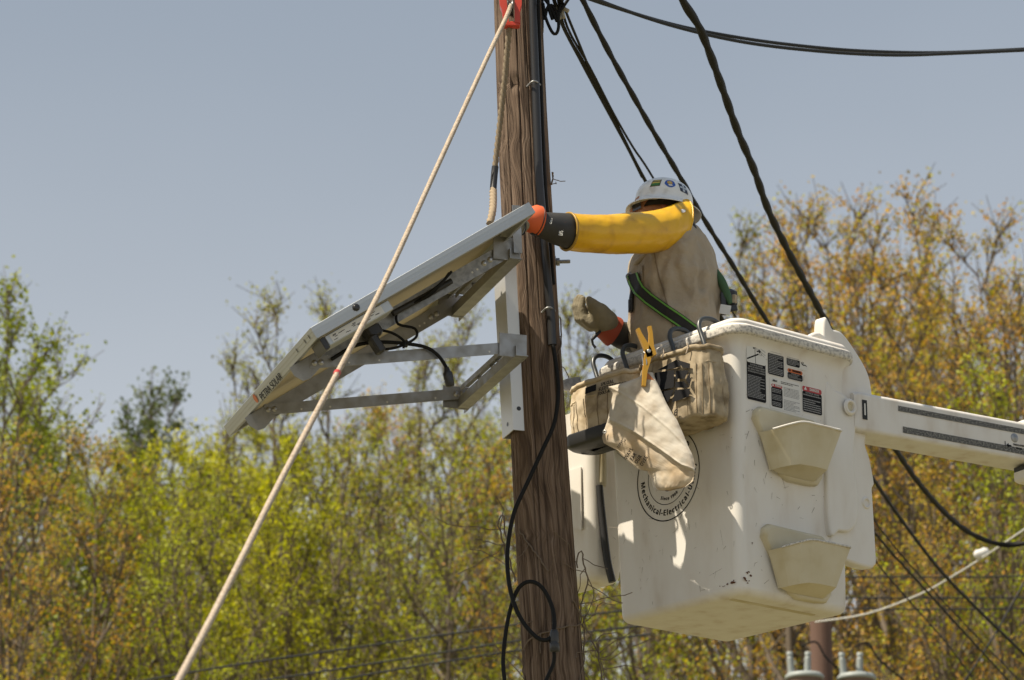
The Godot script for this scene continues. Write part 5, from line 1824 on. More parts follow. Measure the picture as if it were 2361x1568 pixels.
func glove_bag() -> void:
	var t := thing("glove_bag", "cream canvas glove bag hanging askew between the two tool bags, printed with lettering", "glove bag", at(1500, 1130, -12.1))
	var rows_px := [[1481, 862, 1506, 860], [1474, 871, 1513, 877], [1428, 886, 1523, 898], [1403, 892, 1530, 915], [1413, 907, 1538, 932], [1408, 930, 1545, 944], [1405, 947, 1552, 956], [1402, 966, 1561, 968], [1394, 988, 1570, 988], [1388, 1008, 1578, 1007], [1392, 1022, 1586, 1027], [1424, 1039, 1596, 1047], [1446, 1062, 1600, 1062], [1474, 1083, 1603, 1076], [1492, 1086, 1602, 1092], [1501, 1106, 1598, 1110], [1507, 1125, 1578, 1124], [1513, 1130, 1545, 1131]]
	var out := (nleft() * 0.55 + Vector3(0, 0, 0.83)).normalized()
	var fn := FastNoiseLite.new()
	fn.seed = 8
	fn.frequency = 1.0
	# edges of the layers of cloth, in the picture's pixels
	var seam := PackedVector2Array([Vector2(1380, 968), Vector2(1401, 971), Vector2(1430, 984), Vector2(1475, 1008), Vector2(1540, 1052), Vector2(1575, 1078), Vector2(1620, 1092)])
	var seam2 := PackedVector2Array([Vector2(1380, 880), Vector2(1403, 892), Vector2(1440, 912), Vector2(1490, 945), Vector2(1545, 990), Vector2(1580, 1025), Vector2(1620, 1062)])
	var side := func(line: PackedVector2Array, p: Vector2) -> float:
		for i in line.size() - 1:
			if p.x <= line[i + 1].x or i == line.size() - 2:
				var u := (p.x - line[i].x) / (line[i + 1].x - line[i].x)
				return p.y - lerpf(line[i].y, line[i + 1].y, u)
		return 0.0
	var point := func(px: float, py: float, w: float, f: float, face: float) -> Vector3:
		# w across 0..1, f along 0..1, face +1 front, -1 back
		var z := -12.10 + (px - 1500.0) / 572.0 * 0.7
		var b := pow(maxf(4.0 * w * (1.0 - w), 0.0), 0.6) * (0.046 * pow(sin(PI * clampf(f * 0.92 + 0.05, 0, 1)), 0.7) + 0.004)
		var d := b * (1.0 if face > 0 else 0.45)
		if face > 0:
			var e: float = side.call(seam, Vector2(px, py))
			var e2: float = side.call(seam2, Vector2(px, py))
			d -= 0.013 * smoothstep(-1.5, 1.5, e) * minf(1.0, 6.0 * w * (1.0 - w) * 4.0)
			d += 0.004 * exp(-e2 * e2 / 8.0) + 0.005 * exp(-(e + 3.0) * (e + 3.0) / 7.0)
			d += 0.005 * fn.get_noise_2d(px * 0.016, py * 0.02) + 0.002 * fn.get_noise_2d(px * 0.07 + py * 0.05, py * 0.02)
		return at(px, py, z) + out * d * face
	var n := rows_px.size()
	var R := 90
	var C := 48
	var stain := [Color(1, 1, 1), Color(1.0, 0.82, 0.58)]
	var g := Geo.new()
	for face in [1.0, -1.0]:
		g.g = 1
		var first := g.v.size()
		for r in R + 1:
			var f := float(r) / R
			var q := f * (n - 1)
			var i := mini(int(q), n - 2)
			var u := q - i
			var a = rows_px[i]; var b = rows_px[i + 1]
			var L := Vector2(lerpf(a[0], b[0], u), lerpf(a[1], b[1], u)); var Rr := Vector2(lerpf(a[2], b[2], u), lerpf(a[3], b[3], u))
			for k in C + 1:
				var w := float(k) / C
				var p := L.lerp(Rr, w)
				var e: float = side.call(seam, p)
				var s := clampf(smoothstep(0.0, 6.0, e) * (0.55 + 0.6 * fn.get_noise_2d(p.x * 0.015, p.y * 0.02 + 7.0)) + 0.25 * fn.get_noise_2d(p.x * 0.01 + 5, p.y * 0.012), 0.0, 1.0)
				g.col = Color(1, 1, 1).lerp(Color(0.94, 0.76, 0.54), s)
				g.vert(point.call(p.x, p.y, w, f, face), p / 572.0)
		var m := C + 1
		for r in R:
			for k in C:
				var a := first + r * m + k
				if face > 0:
					g.tri(a, a + 1, a + m + 1); g.tri(a, a + m + 1, a + m)
				else:
					g.tri(a, a + m + 1, a + 1); g.tri(a, a + m, a + m + 1)
	g.col = Color.WHITE
	var gm := M.canvas.duplicate() as StandardMaterial3D
	gm.vertex_color_use_as_albedo = true
	gm.albedo_texture = noise_tex(0.009, 48, [Color(0.42, 0.36, 0.28), Color(0.51, 0.45, 0.37), Color(0.57, 0.52, 0.44), Color(0.62, 0.575, 0.50)], [0.12, 0.36, 0.55, 0.95], 512, 5)
	obj("canvas", g, gm, t)
	# lettering, running up to the right
	var zz := func(px: float, py: float, lift: float) -> Vector3: return at(px, py, -12.10 + (px - 1500.0) / 572.0 * 0.7) + out * lift
	var rt: Vector3 = (zz.call(1465, 1036, 0.0) - zz.call(1455, 1052, 0.0) as Vector3).normalized()
	var upd: Vector3 = out.cross(rt).normalized()
	for q in [["WAYS", 1455, 1050, 0.030], ["EAR", 1466, 1058, 0.034], ["OUR", 1478, 1064.5, 0.037], ["OVES", 1491.5, 1068.5, 0.040]]:
		text("lettering", q[0], 0.0150, zz.call(q[1], q[2], q[3]), rt, upd, M.black_print, t, true, 0.85)
	text("lettering", "SERVICE", 0.010, zz.call(1437, 1024, 0.026), rt, upd, M.black_print, t, true, 0.9)
	text("lettering", "VA", 0.008, zz.call(1446, 1021, 0.030), rt, upd, M.black_print, t, true)
	# eyelet, leather tab and snap hook
	var ey := Geo.new()
	ey.lathe(zz.call(1398, 999, 0.022), out, [[0.004, 0], [0.005, 0.003], [0.008, 0.002], [0.009, 0]], 12, false)
	obj("eyelet", ey, M.steel, t)
	var le := Geo.new()
	var lo: Vector3 = zz.call(1490, 872, 0.036)
	var tri := []
	for q in [[1494, 862], [1503, 866], [1516, 878], [1490, 878], [1491, 870]]:
		var p: Vector3 = zz.call(q[0], q[1], 0.036) - lo
		tri.append(Vector2(p.dot(Vector3.RIGHT), p.y))
	le.prism(tri, Vector3.RIGHT, Vector3.UP, lo, Vector3(0, 0, 0.005))
	le.bar(zz.call(1493, 866, 0.034), zz.call(1492, 842, 0.03), 0.018, 0.005, Vector3(0, 0, 1), 0.001)
	obj("leather_tab", le, M.leather, t, false)
	var ca := Geo.new()
	var cp := []
	for q in [[1489, 848], [1497, 846], [1496, 832], [1493, 820], [1489, 818], [1487, 826], [1489, 840], [1489, 848]]: cp.append(zz.call(q[0], q[1], 0.036))
	ca.tube(spline(cp, 0.006), 0.0032, 7)
	obj("snap_hook", ca, M.steel, t)

# ---------------------------------------------------------------- the worker
# bones: [a, b, radius at a, radius at b, colour]
func bone_dist(p: Vector3, b: Array) -> float:
	var ab: Vector3 = b[1] - b[0]
	var t := clampf((p - b[0]).dot(ab) / maxf(ab.length_squared(), 1e-9), 0, 1)
	return (p - (b[0] + ab * t)).length() - lerpf(b[2], b[3], t)

func smin(a: float, b: float, k: float) -> float:
	var h := maxf(k - absf(a - b), 0.0) / k
	return minf(a, b) - h * h * k * 0.25

func field(p: Vector3, bones: Array, k: float) -> float:
	var d := 9.0
	for b in bones: d = smin(d, bone_dist(p, b), b[5] if b.size() > 5 else k)
	return d

func blob(g: Geo, bones: Array, cell: float, k: float, amp := 0.0, freq := Vector3.ONE, seed_ := 0) -> void:
	# surface nets over the smooth union of the bones
	var lo := Vector3(1e9, 1e9, 1e9); var hi := -lo
	for b in bones:
		for e in 2:
			var r: Vector3 = Vector3.ONE * (b[2 + e] + k * 0.5 + cell * 3)
			lo = lo.min(b[e] - r); hi = hi.max(b[e] + r)
	var nx := int((hi.x - lo.x) / cell) + 2; var ny := int((hi.y - lo.y) / cell) + 2; var nz := int((hi.z - lo.z) / cell) + 2
	var f := PackedFloat32Array(); f.resize(nx * ny * nz); f.fill(1.0)
	var own := PackedInt32Array(); own.resize(nx * ny * nz)
	var raw := PackedFloat32Array(); raw.resize(nx * ny * nz); raw.fill(9.0)
	for bi in bones.size():
		var b = bones[bi]
		var kk: float = b[5] if b.size() > 5 else k
		var m := Vector3.ONE * (maxf(b[2], b[3]) + kk + cell * 2.5)
		var a0 := ((b[0] as Vector3).min(b[1]) - m - lo) / cell; var a1 := ((b[0] as Vector3).max(b[1]) + m - lo) / cell
		for z in range(maxi(0, int(a0.z)), mini(nz, int(a1.z) + 1)):
			for y in range(maxi(0, int(a0.y)), mini(ny, int(a1.y) + 1)):
				for x in range(maxi(0, int(a0.x)), mini(nx, int(a1.x) + 1)):
					var i := (z * ny + y) * nx + x
					var d := bone_dist(lo + Vector3(x, y, z) * cell, b)
					if d < raw[i]:
						raw[i] = d; own[i] = bi
					f[i] = smin(f[i], d, kk)
	if amp > 0.0:
		var fn := FastNoiseLite.new()
		fn.seed = seed_
		fn.frequency = 1.0
		for z in nz:
			for y in ny:
				for x in nx:
					var i := (z * ny + y) * nx + x
					if absf(f[i]) < cell * 3 + amp:
						var p := (lo + Vector3(x, y, z) * cell) * freq
						f[i] += amp * (1.0 - 2.0 * absf(fn.get_noise_3dv(p))) * 0.6 - amp * 0.3
	var idx := PackedInt32Array(); idx.resize(nx * ny * nz); idx.fill(-1)
	g.g += 1
	var grp := g.g
	var st := [1, nx, nx * ny]
	for z in nz - 1:
		for y in ny - 1:
			for x in nx - 1:
				var i := (z * ny + y) * nx + x
				var mask := 0
				for c in 8:
					var j := i + (c & 1) + (nx if c & 2 else 0) + (nx * ny if c & 4 else 0)
					if f[j] < 0.0: mask |= 1 << c
				if mask == 0 or mask == 255: continue
				var s := Vector3.ZERO
				var n := 0
				for e in [[0, 1], [2, 3], [4, 5], [6, 7], [0, 2], [1, 3], [4, 6], [5, 7], [0, 4], [1, 5], [2, 6], [3, 7]]:
					var c0: int = e[0]; var c1: int = e[1]
					if ((mask >> c0) & 1) == ((mask >> c1) & 1): continue
					var f0 := f[i + (c0 & 1) + (nx if c0 & 2 else 0) + (nx * ny if c0 & 4 else 0)]
					var f1 := f[i + (c1 & 1) + (nx if c1 & 2 else 0) + (nx * ny if c1 & 4 else 0)]
					var t := f0 / (f0 - f1)
					s += Vector3(c0 & 1, (c0 >> 1) & 1, (c0 >> 2) & 1).lerp(Vector3(c1 & 1, (c1 >> 1) & 1, (c1 >> 2) & 1), t)
					n += 1
				g.col = bones[own[i]][4]
				var p := lo + (Vector3(x, y, z) + s / n) * cell
				idx[i] = g.vert(p, Vector2(p.x + p.z, p.y))
	g.col = Color.WHITE
	for z in range(1, nz - 1):
		for y in range(1, ny - 1):
			for x in range(1, nx - 1):
				var i := (z * ny + y) * nx + x
				var ins := f[i] < 0.0
				for ax in 3:
					if (f[i + st[ax]] < 0.0) == ins: continue
					var u: int = st[(ax + 1) % 3]; var w: int = st[(ax + 2) % 3]
					var q := [idx[i], idx[i - u], idx[i - u - w], idx[i - w]]
					if q.min() < 0: continue
					if ins:
						g.tri(q[0], q[2], q[1]); g.tri(q[0], q[3], q[2])
					else:
						g.tri(q[0], q[1], q[2]); g.tri(q[0], q[2], q[3])
	g.g = grp + 1

var body_bones := []
func touch(px: float, py: float, lift := 0.0) -> Vector3:
	# where the line of sight through that point meets the body
	var a := at(px, py, -11.7)
	var d := (a - EYE).normalized()
	var p := a
	for i in 60:
		var s := field(p, body_bones, 0.05) - lift
		if s < 0.0008: break
		p += d * s * 0.8
		if p.z < -13.4: break
	return p

func ribbon(called: String, px: Array, half: float, lift: float, m: Material, parent: Node3D, f0 := -1.0, f1 := 1.0) -> MeshInstance3D:
	# a strap lying on the body along the given line of sight points
	var line := []
	for i in px.size() - 1:
		for k in 8: line.append(Vector2(px[i][0], px[i][1]).lerp(Vector2(px[i + 1][0], px[i + 1][1]), k / 8.0))
	line.append(Vector2(px[-1][0], px[-1][1]))
	var g := Geo.new()
	var rows := []
	for i in line.size():
		var d: Vector2 = (line[mini(i + 1, line.size() - 1)] - line[maxi(i - 1, 0)]).normalized()
		var s := Vector2(-d.y, d.x) * half
		var row := PackedVector3Array()
		for k in 5:
			var q: Vector2 = line[i] + s * lerpf(f0, f1, k / 4.0)
			row.append(touch(q.x, q.y, lift))
		for k in 5:
			var q: Vector2 = line[i] + s * lerpf(f1, f0, k / 4.0)
			row.append(touch(q.x, q.y, lift - 0.005))
		rows.append(row)
	g.grid(rows, true, false, 1.0, true, true)
	return obj(called, g, m, parent, false)

func worker() -> void:
	var skin := Color(0.46, 0.22, 0.14)
	var khaki := Color(0.395, 0.325, 0.235)
	var trouser := Color(0.10, 0.10, 0.11)
	var glove := Color(0.235, 0.20, 0.135)
	var t := thing("person", "person in white hard hat and yellow rubber sleeve reaching from the bucket to the panel", "person", Vector3(0.70, 4.55, -12.52))
	var P := func(x: float, y: float, z: float) -> Vector3: return at(x, y, z)
	var B := []
	var ZB := -12.66
	# trunk: two columns side by side
	for s in [-1.0, 1.0]:
		var dz: float = 0.085 * s
		B.append([P.call(1556, 572, ZB + dz * 0.9), P.call(1554, 640, ZB + dz), 0.105, 0.146, khaki, 0.09])
		B.append([P.call(1556, 640, ZB + dz), P.call(1560, 770, ZB + dz), 0.150, 0.155, khaki, 0.09])
		B.append([P.call(1560, 770, ZB + dz), P.call(1566, 900, ZB + dz), 0.155, 0.14, khaki, 0.09])
		var hip: Vector3 = P.call(1566, 910, ZB + dz)
		var kn := hip + Vector3(0.03, -0.30, 0.02 * s); var an := Vector3(hip.x + 0.09, 4.66, hip.z + 0.02 * s)
		B.append([hip, kn, 0.10, 0.07, trouser, 0.06])
		B.append([kn, an, 0.07, 0.05, trouser, 0.04])
		B.append([an, an + Vector3(-0.06, -0.03, 0), 0.05, 0.04, Color(0.05, 0.035, 0.02), 0.03])
	# belly and chest towards the front, shoulder blades behind
	B.append([P.call(1500, 620, -12.63), P.call(1506, 770, -12.63), 0.065, 0.075, khaki, 0.10])
	B.append([P.call(1602, 600, -12.63), P.call(1616, 690, -12.63), 0.045, 0.06, khaki, 0.10])
	B.append([P.call(1490, 598, -12.55), P.call(1478, 604, -12.62), 0.032, 0.028, khaki, 0.03])
	# shoulders
	B.append([P.call(1556, 556, -12.50), P.call(1560, 556, -12.80), 0.085, 0.085, khaki, 0.08])
	# left arm out to the panel
	var lsh: Vector3 = P.call(1556, 545, -12.48)
	var lel: Vector3 = P.call(1420, 545, -12.26)
	var lwr: Vector3 = P.call(1262, 518, -12.03)
	B.append([lsh, lel, 0.068, 0.052, khaki, 0.05])
	B.append([lel, lwr, 0.052, 0.034, khaki, 0.03])
	# right arm, elbow down behind the rim, forearm raised
	var rsh: Vector3 = P.call(1560, 575, -12.84)
	var rel: Vector3 = P.call(1520, 795, -12.80)
	var rwr: Vector3 = P.call(1414, 760, -12.62)
	B.append([rsh, rel, 0.068, 0.052, khaki, 0.05])
	B.append([rel, rwr, 0.052, 0.034, khaki, 0.03])
	# neck
	B.append([P.call(1548, 548, -12.63), P.call(1528, 500, -12.62), 0.062, 0.058, skin, 0.03])
	body_bones = B.duplicate()
	# creases in the shirt: thin swellings laid along the cloth
	for l in [[1516, 590, 1507, 640, 1503, 700], [1548, 584, 1540, 640, 1544, 730], [1590, 556, 1600, 620, 1602, 720], [1614, 572, 1626, 630, 1632, 726], [1575, 566, 1572, 610, 1582, 660], [1600, 548, 1570, 572, 1530, 590], [1488, 628, 1484, 680, 1490, 760], [1520, 690, 1550, 715, 1600, 722], [1636, 640, 1620, 690, 1580, 742]]:
		var c0 := touch(l[0], l[1], -0.004); var c1 := touch(l[2], l[3], -0.002); var c2 := touch(l[4], l[5], -0.006)
		B.append([c0, c1, 0.008, 0.020, khaki, 0.026])
		B.append([c1, c2, 0.020, 0.006, khaki, 0.026])
	body_bones = B.duplicate()
	var g := Geo.new()
	blob(g, B, 0.011, 0.05, 0.026, Vector3(4.5, 2.0, 4.5), 4)
	# head on a finer grid
	var H := []
	var hc: Vector3 = P.call(1519, 478, -12.61)
	var F := Vector3(-0.985, 0.02, 0.17).normalized()     # where the face looks
	var U := Vector3(0.03, 1, 0.0).normalized()
	var W := F.cross(U).normalized()
	var hd := func(f: float, u: float, w: float) -> Vector3: return hc + F * f + U * u + W * w
	H.append([hd.call(-0.02, 0.015, 0), hd.call(0.025, 0.02, 0), 0.082, 0.074, skin])
	H.append([hd.call(0.03, -0.02, 0), hd.call(0.045, -0.085, 0), 0.058, 0.038, skin])
	H.append([hd.call(0.06, -0.092, 0), hd.call(0.066, -0.098, 0), 0.022, 0.02, skin])
	H.append([hd.call(0.09, 0.01, 0), hd.call(0.112, -0.03, 0), 0.010, 0.014, skin, 0.012])
	H.append([hd.call(0.088, 0.018, -0.035), hd.call(0.088, 0.018, 0.035), 0.012, 0.012, skin, 0.015])
	for s in [-1.0, 1.0]:
		H.append([hd.call(-0.012, 0.012, s * 0.078), hd.call(-0.006, -0.03, s * 0.078), 0.016, 0.011, Color(0.45, 0.16, 0.10), 0.008])
		H.append([hd.call(0.075, -0.035, s * 0.03), hd.call(0.07, -0.05, s * 0.025), 0.02, 0.018, skin, 0.02])
	H.append([hd.call(0.09, -0.058, -0.02), hd.call(0.09, -0.058, 0.02), 0.008, 0.008, Color(0.40, 0.13, 0.10), 0.008])
	H.append([hd.call(-0.02, -0.05, 0), hd.call(-0.03, -0.12, 0), 0.06, 0.058, skin])
	blob(g, H, 0.0045, 0.03)
	# gloved right hand, palm up, fingers curled, thumb raised
	var wr: Vector3 = P.call(1410, 756, -12.615)
	var hp := []
	hp.append([wr, P.call(1386, 744, -12.60), 0.042, 0.046, glove, 0.03])
	hp.append([P.call(1386, 744, -12.64), P.call(1358, 738, -12.64), 0.032, 0.028, glove, 0.03])
	hp.append([P.call(1384, 742, -12.56), P.call(1358, 738, -12.57), 0.032, 0.028, glove, 0.03])
	# hollow of the palm behind thumb and fingers
	hp.append([P.call(1380, 735, -12.64), P.call(1352, 716, -12.64), 0.030, 0.022, glove, 0.02])
	# thumb and its ball
	hp.append([P.call(1402, 738, -12.56), P.call(1384, 720, -12.535), 0.040, 0.035, glove, 0.03])
	hp.append([P.call(1384, 720, -12.535), P.call(1367, 704, -12.525), 0.033, 0.025, glove, 0.016])
	hp.append([P.call(1367, 704, -12.525), P.call(1358, 692, -12.525), 0.023, 0.0165, glove, 0.012])
	var zs := [-12.655, -12.622, -12.588, -12.556]
	var lens := [0.80, 1.0, 0.97, 0.85]
	for i in 4:
		var z: float = zs[i]
		var l: float = lens[i]
		var dx := 4.5 * (i - 1.5)
		var k0: Vector3 = P.call(1362, 752 - 2 * i, z)
		var k1: Vector3 = P.call(1341 + dx, 738 - 4 * l, z + 0.004)
		var k2: Vector3 = P.call(1334 + dx, 712 - 6 * l, z + 0.006)
		var k3: Vector3 = P.call(1337 + dx, 712 - 26 * l, z + 0.008)
		hp.append([k0, k1, 0.024, 0.0185, glove, 0.008])
		hp.append([k1, k2, 0.0180, 0.0160, glove, 0.003])
		hp.append([k2, k3, 0.0160, 0.0135, glove, 0.003])
	blob(g, hp, 0.0036, 0.03)
	# gloved left hand closed on the panel's upper edge
	var lh := []
	lh.append([P.call(1235, 510, -11.985), P.call(1192, 509, -11.955), 0.036, 0.038, glove, 0.03])
	for i in 4:
		var o := PU * (0.028 * i - 0.042)
		var p0: Vector3 = P.call(1190, 505, -11.955) + o
		var p1: Vector3 = P.call(1170, 512, -11.95) + o
		var p2: Vector3 = P.call(1168, 535, -11.95) + o
		var p3: Vector3 = P.call(1182, 545, -11.955) + o
		lh.append([p0, p1, 0.0165, 0.0155, glove, 0.008])
		lh.append([p1, p2, 0.0155, 0.0145, glove, 0.006])
		lh.append([p2, p3, 0.0145, 0.0125, glove, 0.006])
	lh.append([P.call(1210, 520, -11.93), P.call(1190, 545, -11.92), 0.020, 0.015, glove, 0.01])
	blob(g, lh, 0.004, 0.03)
	var bm := mat(Color.WHITE, 0.9)
	bm.vertex_color_use_as_albedo = true
	bm.albedo_texture = noise_tex(0.012, 71, [Color(0.92, 0.915, 0.91), Color(1, 1, 1)], [0.25, 0.7], 256, 4)
	bm.heightmap_enabled = true
	bm.heightmap_texture = noise_tex(0.03, 72, [], [], 256, 4)
	bm.heightmap_scale = 0.5
	triplanar(bm, 2.2)
	obj("body", g, bm, t)

	# yellow rubber sleeve from shoulder to forearm
	var yl := mat(Color.WHITE, 0.32)
	yl.albedo_texture = noise_tex(0.008, 75, [Color(0.30, 0.16, 0.02), Color(0.62, 0.33, 0.008), Color(0.75, 0.42, 0.007), Color(0.78, 0.45, 0.007)], [0.06, 0.30, 0.46, 1.0], 512, 5)
	triplanar(yl, 1.6)
	var axis := [[1309, 534, -12.07, 0.0755], [1345, 538, -12.11, 0.0775], [1400, 540, -12.19, 0.081], [1450, 538, -12.28, 0.085], [1500, 535, -12.37, 0.087], [1540, 526, -12.44, 0.086], [1574, 511, -12.50, 0.078]]
	var sl := Geo.new()
	var rows := []
	var inner := []
	var fn := FastNoiseLite.new()
	fn.frequency = 1.0
	var cp := []
	for a in axis: cp.append(P.call(a[0], a[1], a[2]))
	var sp := spline(cp, 0.012)
	var adir: Vector3 = (cp[6] - cp[0]).normalized()
	for i in sp.size():
		var f := float(i) / (sp.size() - 1)
		var q := f * 6.0
		var k := mini(int(q), 5)
		var r: float = lerpf(axis[k][3], axis[k + 1][3], q - k)
		var d: Vector3 = (sp[mini(i + 1, sp.size() - 1)] - sp[maxi(i - 1, 0)]).normalized()
		var s := d.cross(Vector3.UP).normalized()
		var u := s.cross(d).normalized()
		var row := PackedVector3Array(); var row2 := PackedVector3Array()
		for j in 48:
			var th := TAU * j / 48
			# the shoulder end is cut slanting: long on top, short below
			var slant: float = smoothstep(0.45, 1.0, f) * (0.075 * sin(th) - 0.02)
			var rr: float = r + 0.003 * fn.get_noise_3d(cos(th) * 2, f * 6, sin(th) * 2) * smoothstep(0.0, 0.2, f) - 0.006 * smoothstep(0.5, 0.8, f) * maxf(0, sin(th * 2 + 0.6))
			if f > 0.97: rr += 0.002
			var dirr: Vector3 = s * cos(th) + u * sin(th)
			row.append(sp[i] + dirr * rr + d * slant)
			row2.append(sp[i] + dirr * (rr - 0.006) + d * slant)
		rows.append(row); inner.append(row2)
	sl.grid(rows, true, true)
	inner.reverse()
	sl.grid(inner, true, true)
	var so := obj("rubber_sleeve", sl, yl, t)
	for e in [[0, 0.0052, "cuff_roll"], [rows.size() - 1, 0.0036, "shoulder_edge"]]:
		var cr := Geo.new()
		var pts: Array = Array(rows[e[0]])
		pts.append(pts[0]); pts.append(pts[1])
		cr.tube(pts, e[1], 8, false)
		obj(e[2], cr, yl if e[0] > 0 else mat(Color(0.38, 0.22, 0.03), 0.45), so)
	# black rubber gauntlets, leather cuffs
	var rub := mat(Color(0.034, 0.031, 0.028), 0.33)
	rub.roughness_texture = noise_tex(0.02, 81, [Color(0.25, 0.25, 0.25), Color(0.5, 0.5, 0.5)], [0.2, 0.8], 256)
	rub.roughness = 1.0
	triplanar(rub, 3.0)
	var cuff := mat(Color(0.66, 0.115, 0.03), 0.65)
	var tube_of := func(called: String, pts: Array, m: Material, sides: int, sq: float) -> MeshInstance3D:
		var gg := Geo.new()
		var rr := []
		for i in pts.size():
			var p: Vector3 = P.call(pts[i][0], pts[i][1], pts[i][2])
			var pn: Vector3 = P.call(pts[mini(i + 1, pts.size() - 1)][0], pts[mini(i + 1, pts.size() - 1)][1], pts[mini(i + 1, pts.size() - 1)][2])
			var pb: Vector3 = P.call(pts[maxi(i - 1, 0)][0], pts[maxi(i - 1, 0)][1], pts[maxi(i - 1, 0)][2])
			var d := (pn - pb).normalized()
			var s := d.cross(Vector3.UP).normalized()
			var u := s.cross(d).normalized()
			var row := PackedVector3Array()
			for j in sides:
				var th := TAU * j / sides
				row.append(p + (s * cos(th) * sq + u * sin(th)) * (pts[i][3] * (1.0 + 0.03 * sin(th * 3 + i))))
			rr.append(row)
		gg.grid(rr, true, true)
		return obj(called, gg, m, t)
	var g1: MeshInstance3D = tube_of.call("rubber_gauntlet", [[1228, 512, -11.98, 0.047], [1242, 516, -11.99, 0.050], [1262, 521, -12.01, 0.057], [1285, 528, -12.035, 0.066], [1306, 533, -12.065, 0.0715], [1330, 536, -12.10, 0.068]], rub, 32, 0.9)
	tube_of.call("leather_cuff", [[1239, 509, -11.988, 0.061], [1235, 508, -11.983, 0.061], [1222, 508, -11.972, 0.052], [1208, 507, -11.965, 0.042], [1192, 506, -11.96, 0.036]], cuff, 32, 1.0)
	var cb := Geo.new()
	var cc: Vector3 = P.call(1239, 509, -11.988)
	var cd := ((P.call(1262, 521, -12.01) as Vector3) - (P.call(1222, 508, -11.972) as Vector3)).normalized()
	var cs := cd.cross(Vector3.UP).normalized(); var cu := cs.cross(cd).normalized()
	var cpts := []
	for j in 34: cpts.append(cc + (cs * cos(TAU * j / 32.0) + cu * sin(TAU * j / 32.0)) * 0.061)
	cb.tube(cpts, 0.0026, 6, false)
	obj("cuff_binding", cb, M.black_rubber, t)
	tube_of.call("rubber_gauntlet", [[1405, 758, -12.615, 0.045], [1422, 767, -12.64, 0.054], [1436, 773, -12.665, 0.058], [1462, 781, -12.71, 0.062], [1500, 792, -12.78, 0.064]], rub, 32, 1.0)
	tube_of.call("leather_cuff", [[1416, 766, -12.63, 0.064], [1411, 763, -12.625, 0.0645], [1403, 757, -12.615, 0.060], [1395, 752, -12.605, 0.056], [1389, 748, -12.60, 0.050]], mat(Color(0.33, 0.055, 0.022), 0.7), 32, 1.0)  # right cuff's shade is painted in: darker copy of the sunlit cuff's leather
	# printed marks on the gauntlet and sleeve
	var mk := mat(Color(0.55, 0.55, 0.53), 0.7)
	var mr: Vector3 = (P.call(1300, 524, -12.01) - P.call(1260, 521, -11.97) as Vector3).normalized()
	var mo := Vector3(0, 0.15, 1.0).normalized()
	var tilt := func(ang: float) -> Array:
		var r: Vector3 = mr.rotated(mo, ang)
		return [r, mo.cross(r).normalized()]
	var k1: Array = tilt.call(1.25)
	text("lettering", "D/S 98", 0.016, P.call(1294, 533, -11.978), k1[0], k1[1], mk, g1, false)
	text("lettering", "class 2", 0.010, P.call(1270, 510, -11.952), k1[0], k1[1], mk, g1, false)
	var ov := Geo.new()
	var orow := []
	for i in 20: orow.append((P.call(1303, 507, -11.998) as Vector3) + k1[0] * cos(-TAU * i / 20) * 0.020 + k1[1] * sin(-TAU * i / 20) * 0.008)
	ov.poly(orow)
	obj("label", ov, M.orange_print, g1, false)
	var st := Geo.new()
	st.tube([P.call(1384, 764, -12.56), P.call(1372, 775, -12.55), P.call(1365, 784, -12.55), P.call(1367, 794, -12.55), P.call(1373, 802, -12.55)], [0.006, 0.009, 0.006, 0.005, 0.006], 6)
	obj("cuff_strap", st, M.black_rubber, t)

	var nk := Geo.new()
	nk.tube(spline([P.call(1584, 500, -12.54), P.call(1594, 516, -12.52), P.call(1603, 534, -12.52), P.call(1608, 546, -12.54)], 0.01), [0.010, 0.015, 0.013, 0.008], 8)
	obj("shoulder_strap", nk, M.black_rubber, t)
	var sm := Geo.new()
	var smr := []
	for i in 16: smr.append((P.call(1574, 486, -12.408) as Vector3) + Vector3(cos(-TAU * i / 16), 0.8 * sin(-TAU * i / 16), -0.55 * sin(-TAU * i / 16)) * 0.013)
	sm.poly(smr)
	obj("sleeve_label", sm, M.white_print, so, false)
	# harness
	var web := mat(Color(0.022, 0.020, 0.018), 0.8)
	var green := mat(Color(0.13, 0.34, 0.05), 0.7)
	var path := [[1456, 632], [1462, 650], [1472, 668], [1494, 688], [1530, 714], [1566, 738], [1604, 766]]
	var s0 := ribbon("harness_strap", path, 15.0, 0.010, web, t)
	ribbon("green_edge", path, 15.0, 0.0125, green, s0, -0.90, -0.62)
	ribbon("green_edge", path, 15.0, 0.0125, green, s0, 0.62, 0.90)
	var bu := Geo.new()
	bu.tube(spline([P.call(1453, 630, -12.570), P.call(1457, 650, -12.560), P.call(1459, 668, -12.560), P.call(1456, 690, -12.560), P.call(1455, 712, -12.560)], 0.01), 0.011, 8)
	bu.box(P.call(1454, 705, -12.560), Vector3(0.010, 0, 0.004), Vector3(0, 0.028, 0), Vector3(0, 0, 0.014), 0.004)
	obj("chest_buckle", bu, M.black_plastic, t)
	var rg := Geo.new()
	var rp := []
	for i in 15: rp.append((P.call(1451, 638, -12.550) as Vector3) + Vector3(cos(TAU * i / 13.0) * 0.013, sin(TAU * i / 13.0) * 0.015, 0.004 * sin(i)))
	rg.tube(rp, 0.0035, 6, false)
	obj("harness_ring", rg, M.steel, t)
	var pk := Geo.new()
	pk.tube(spline([P.call(1652, 625, -12.570), P.call(1660, 640, -12.550), P.call(1672, 668, -12.550), P.call(1680, 690, -12.550), P.call(1684, 700, -12.550)], 0.012), [0.010, 0.014, 0.018, 0.018, 0.017, 0.010], 14)
	obj("lanyard_pack", pk, mat(Color(0.05, 0.11, 0.05), 0.85), t)
	var kb := Geo.new()
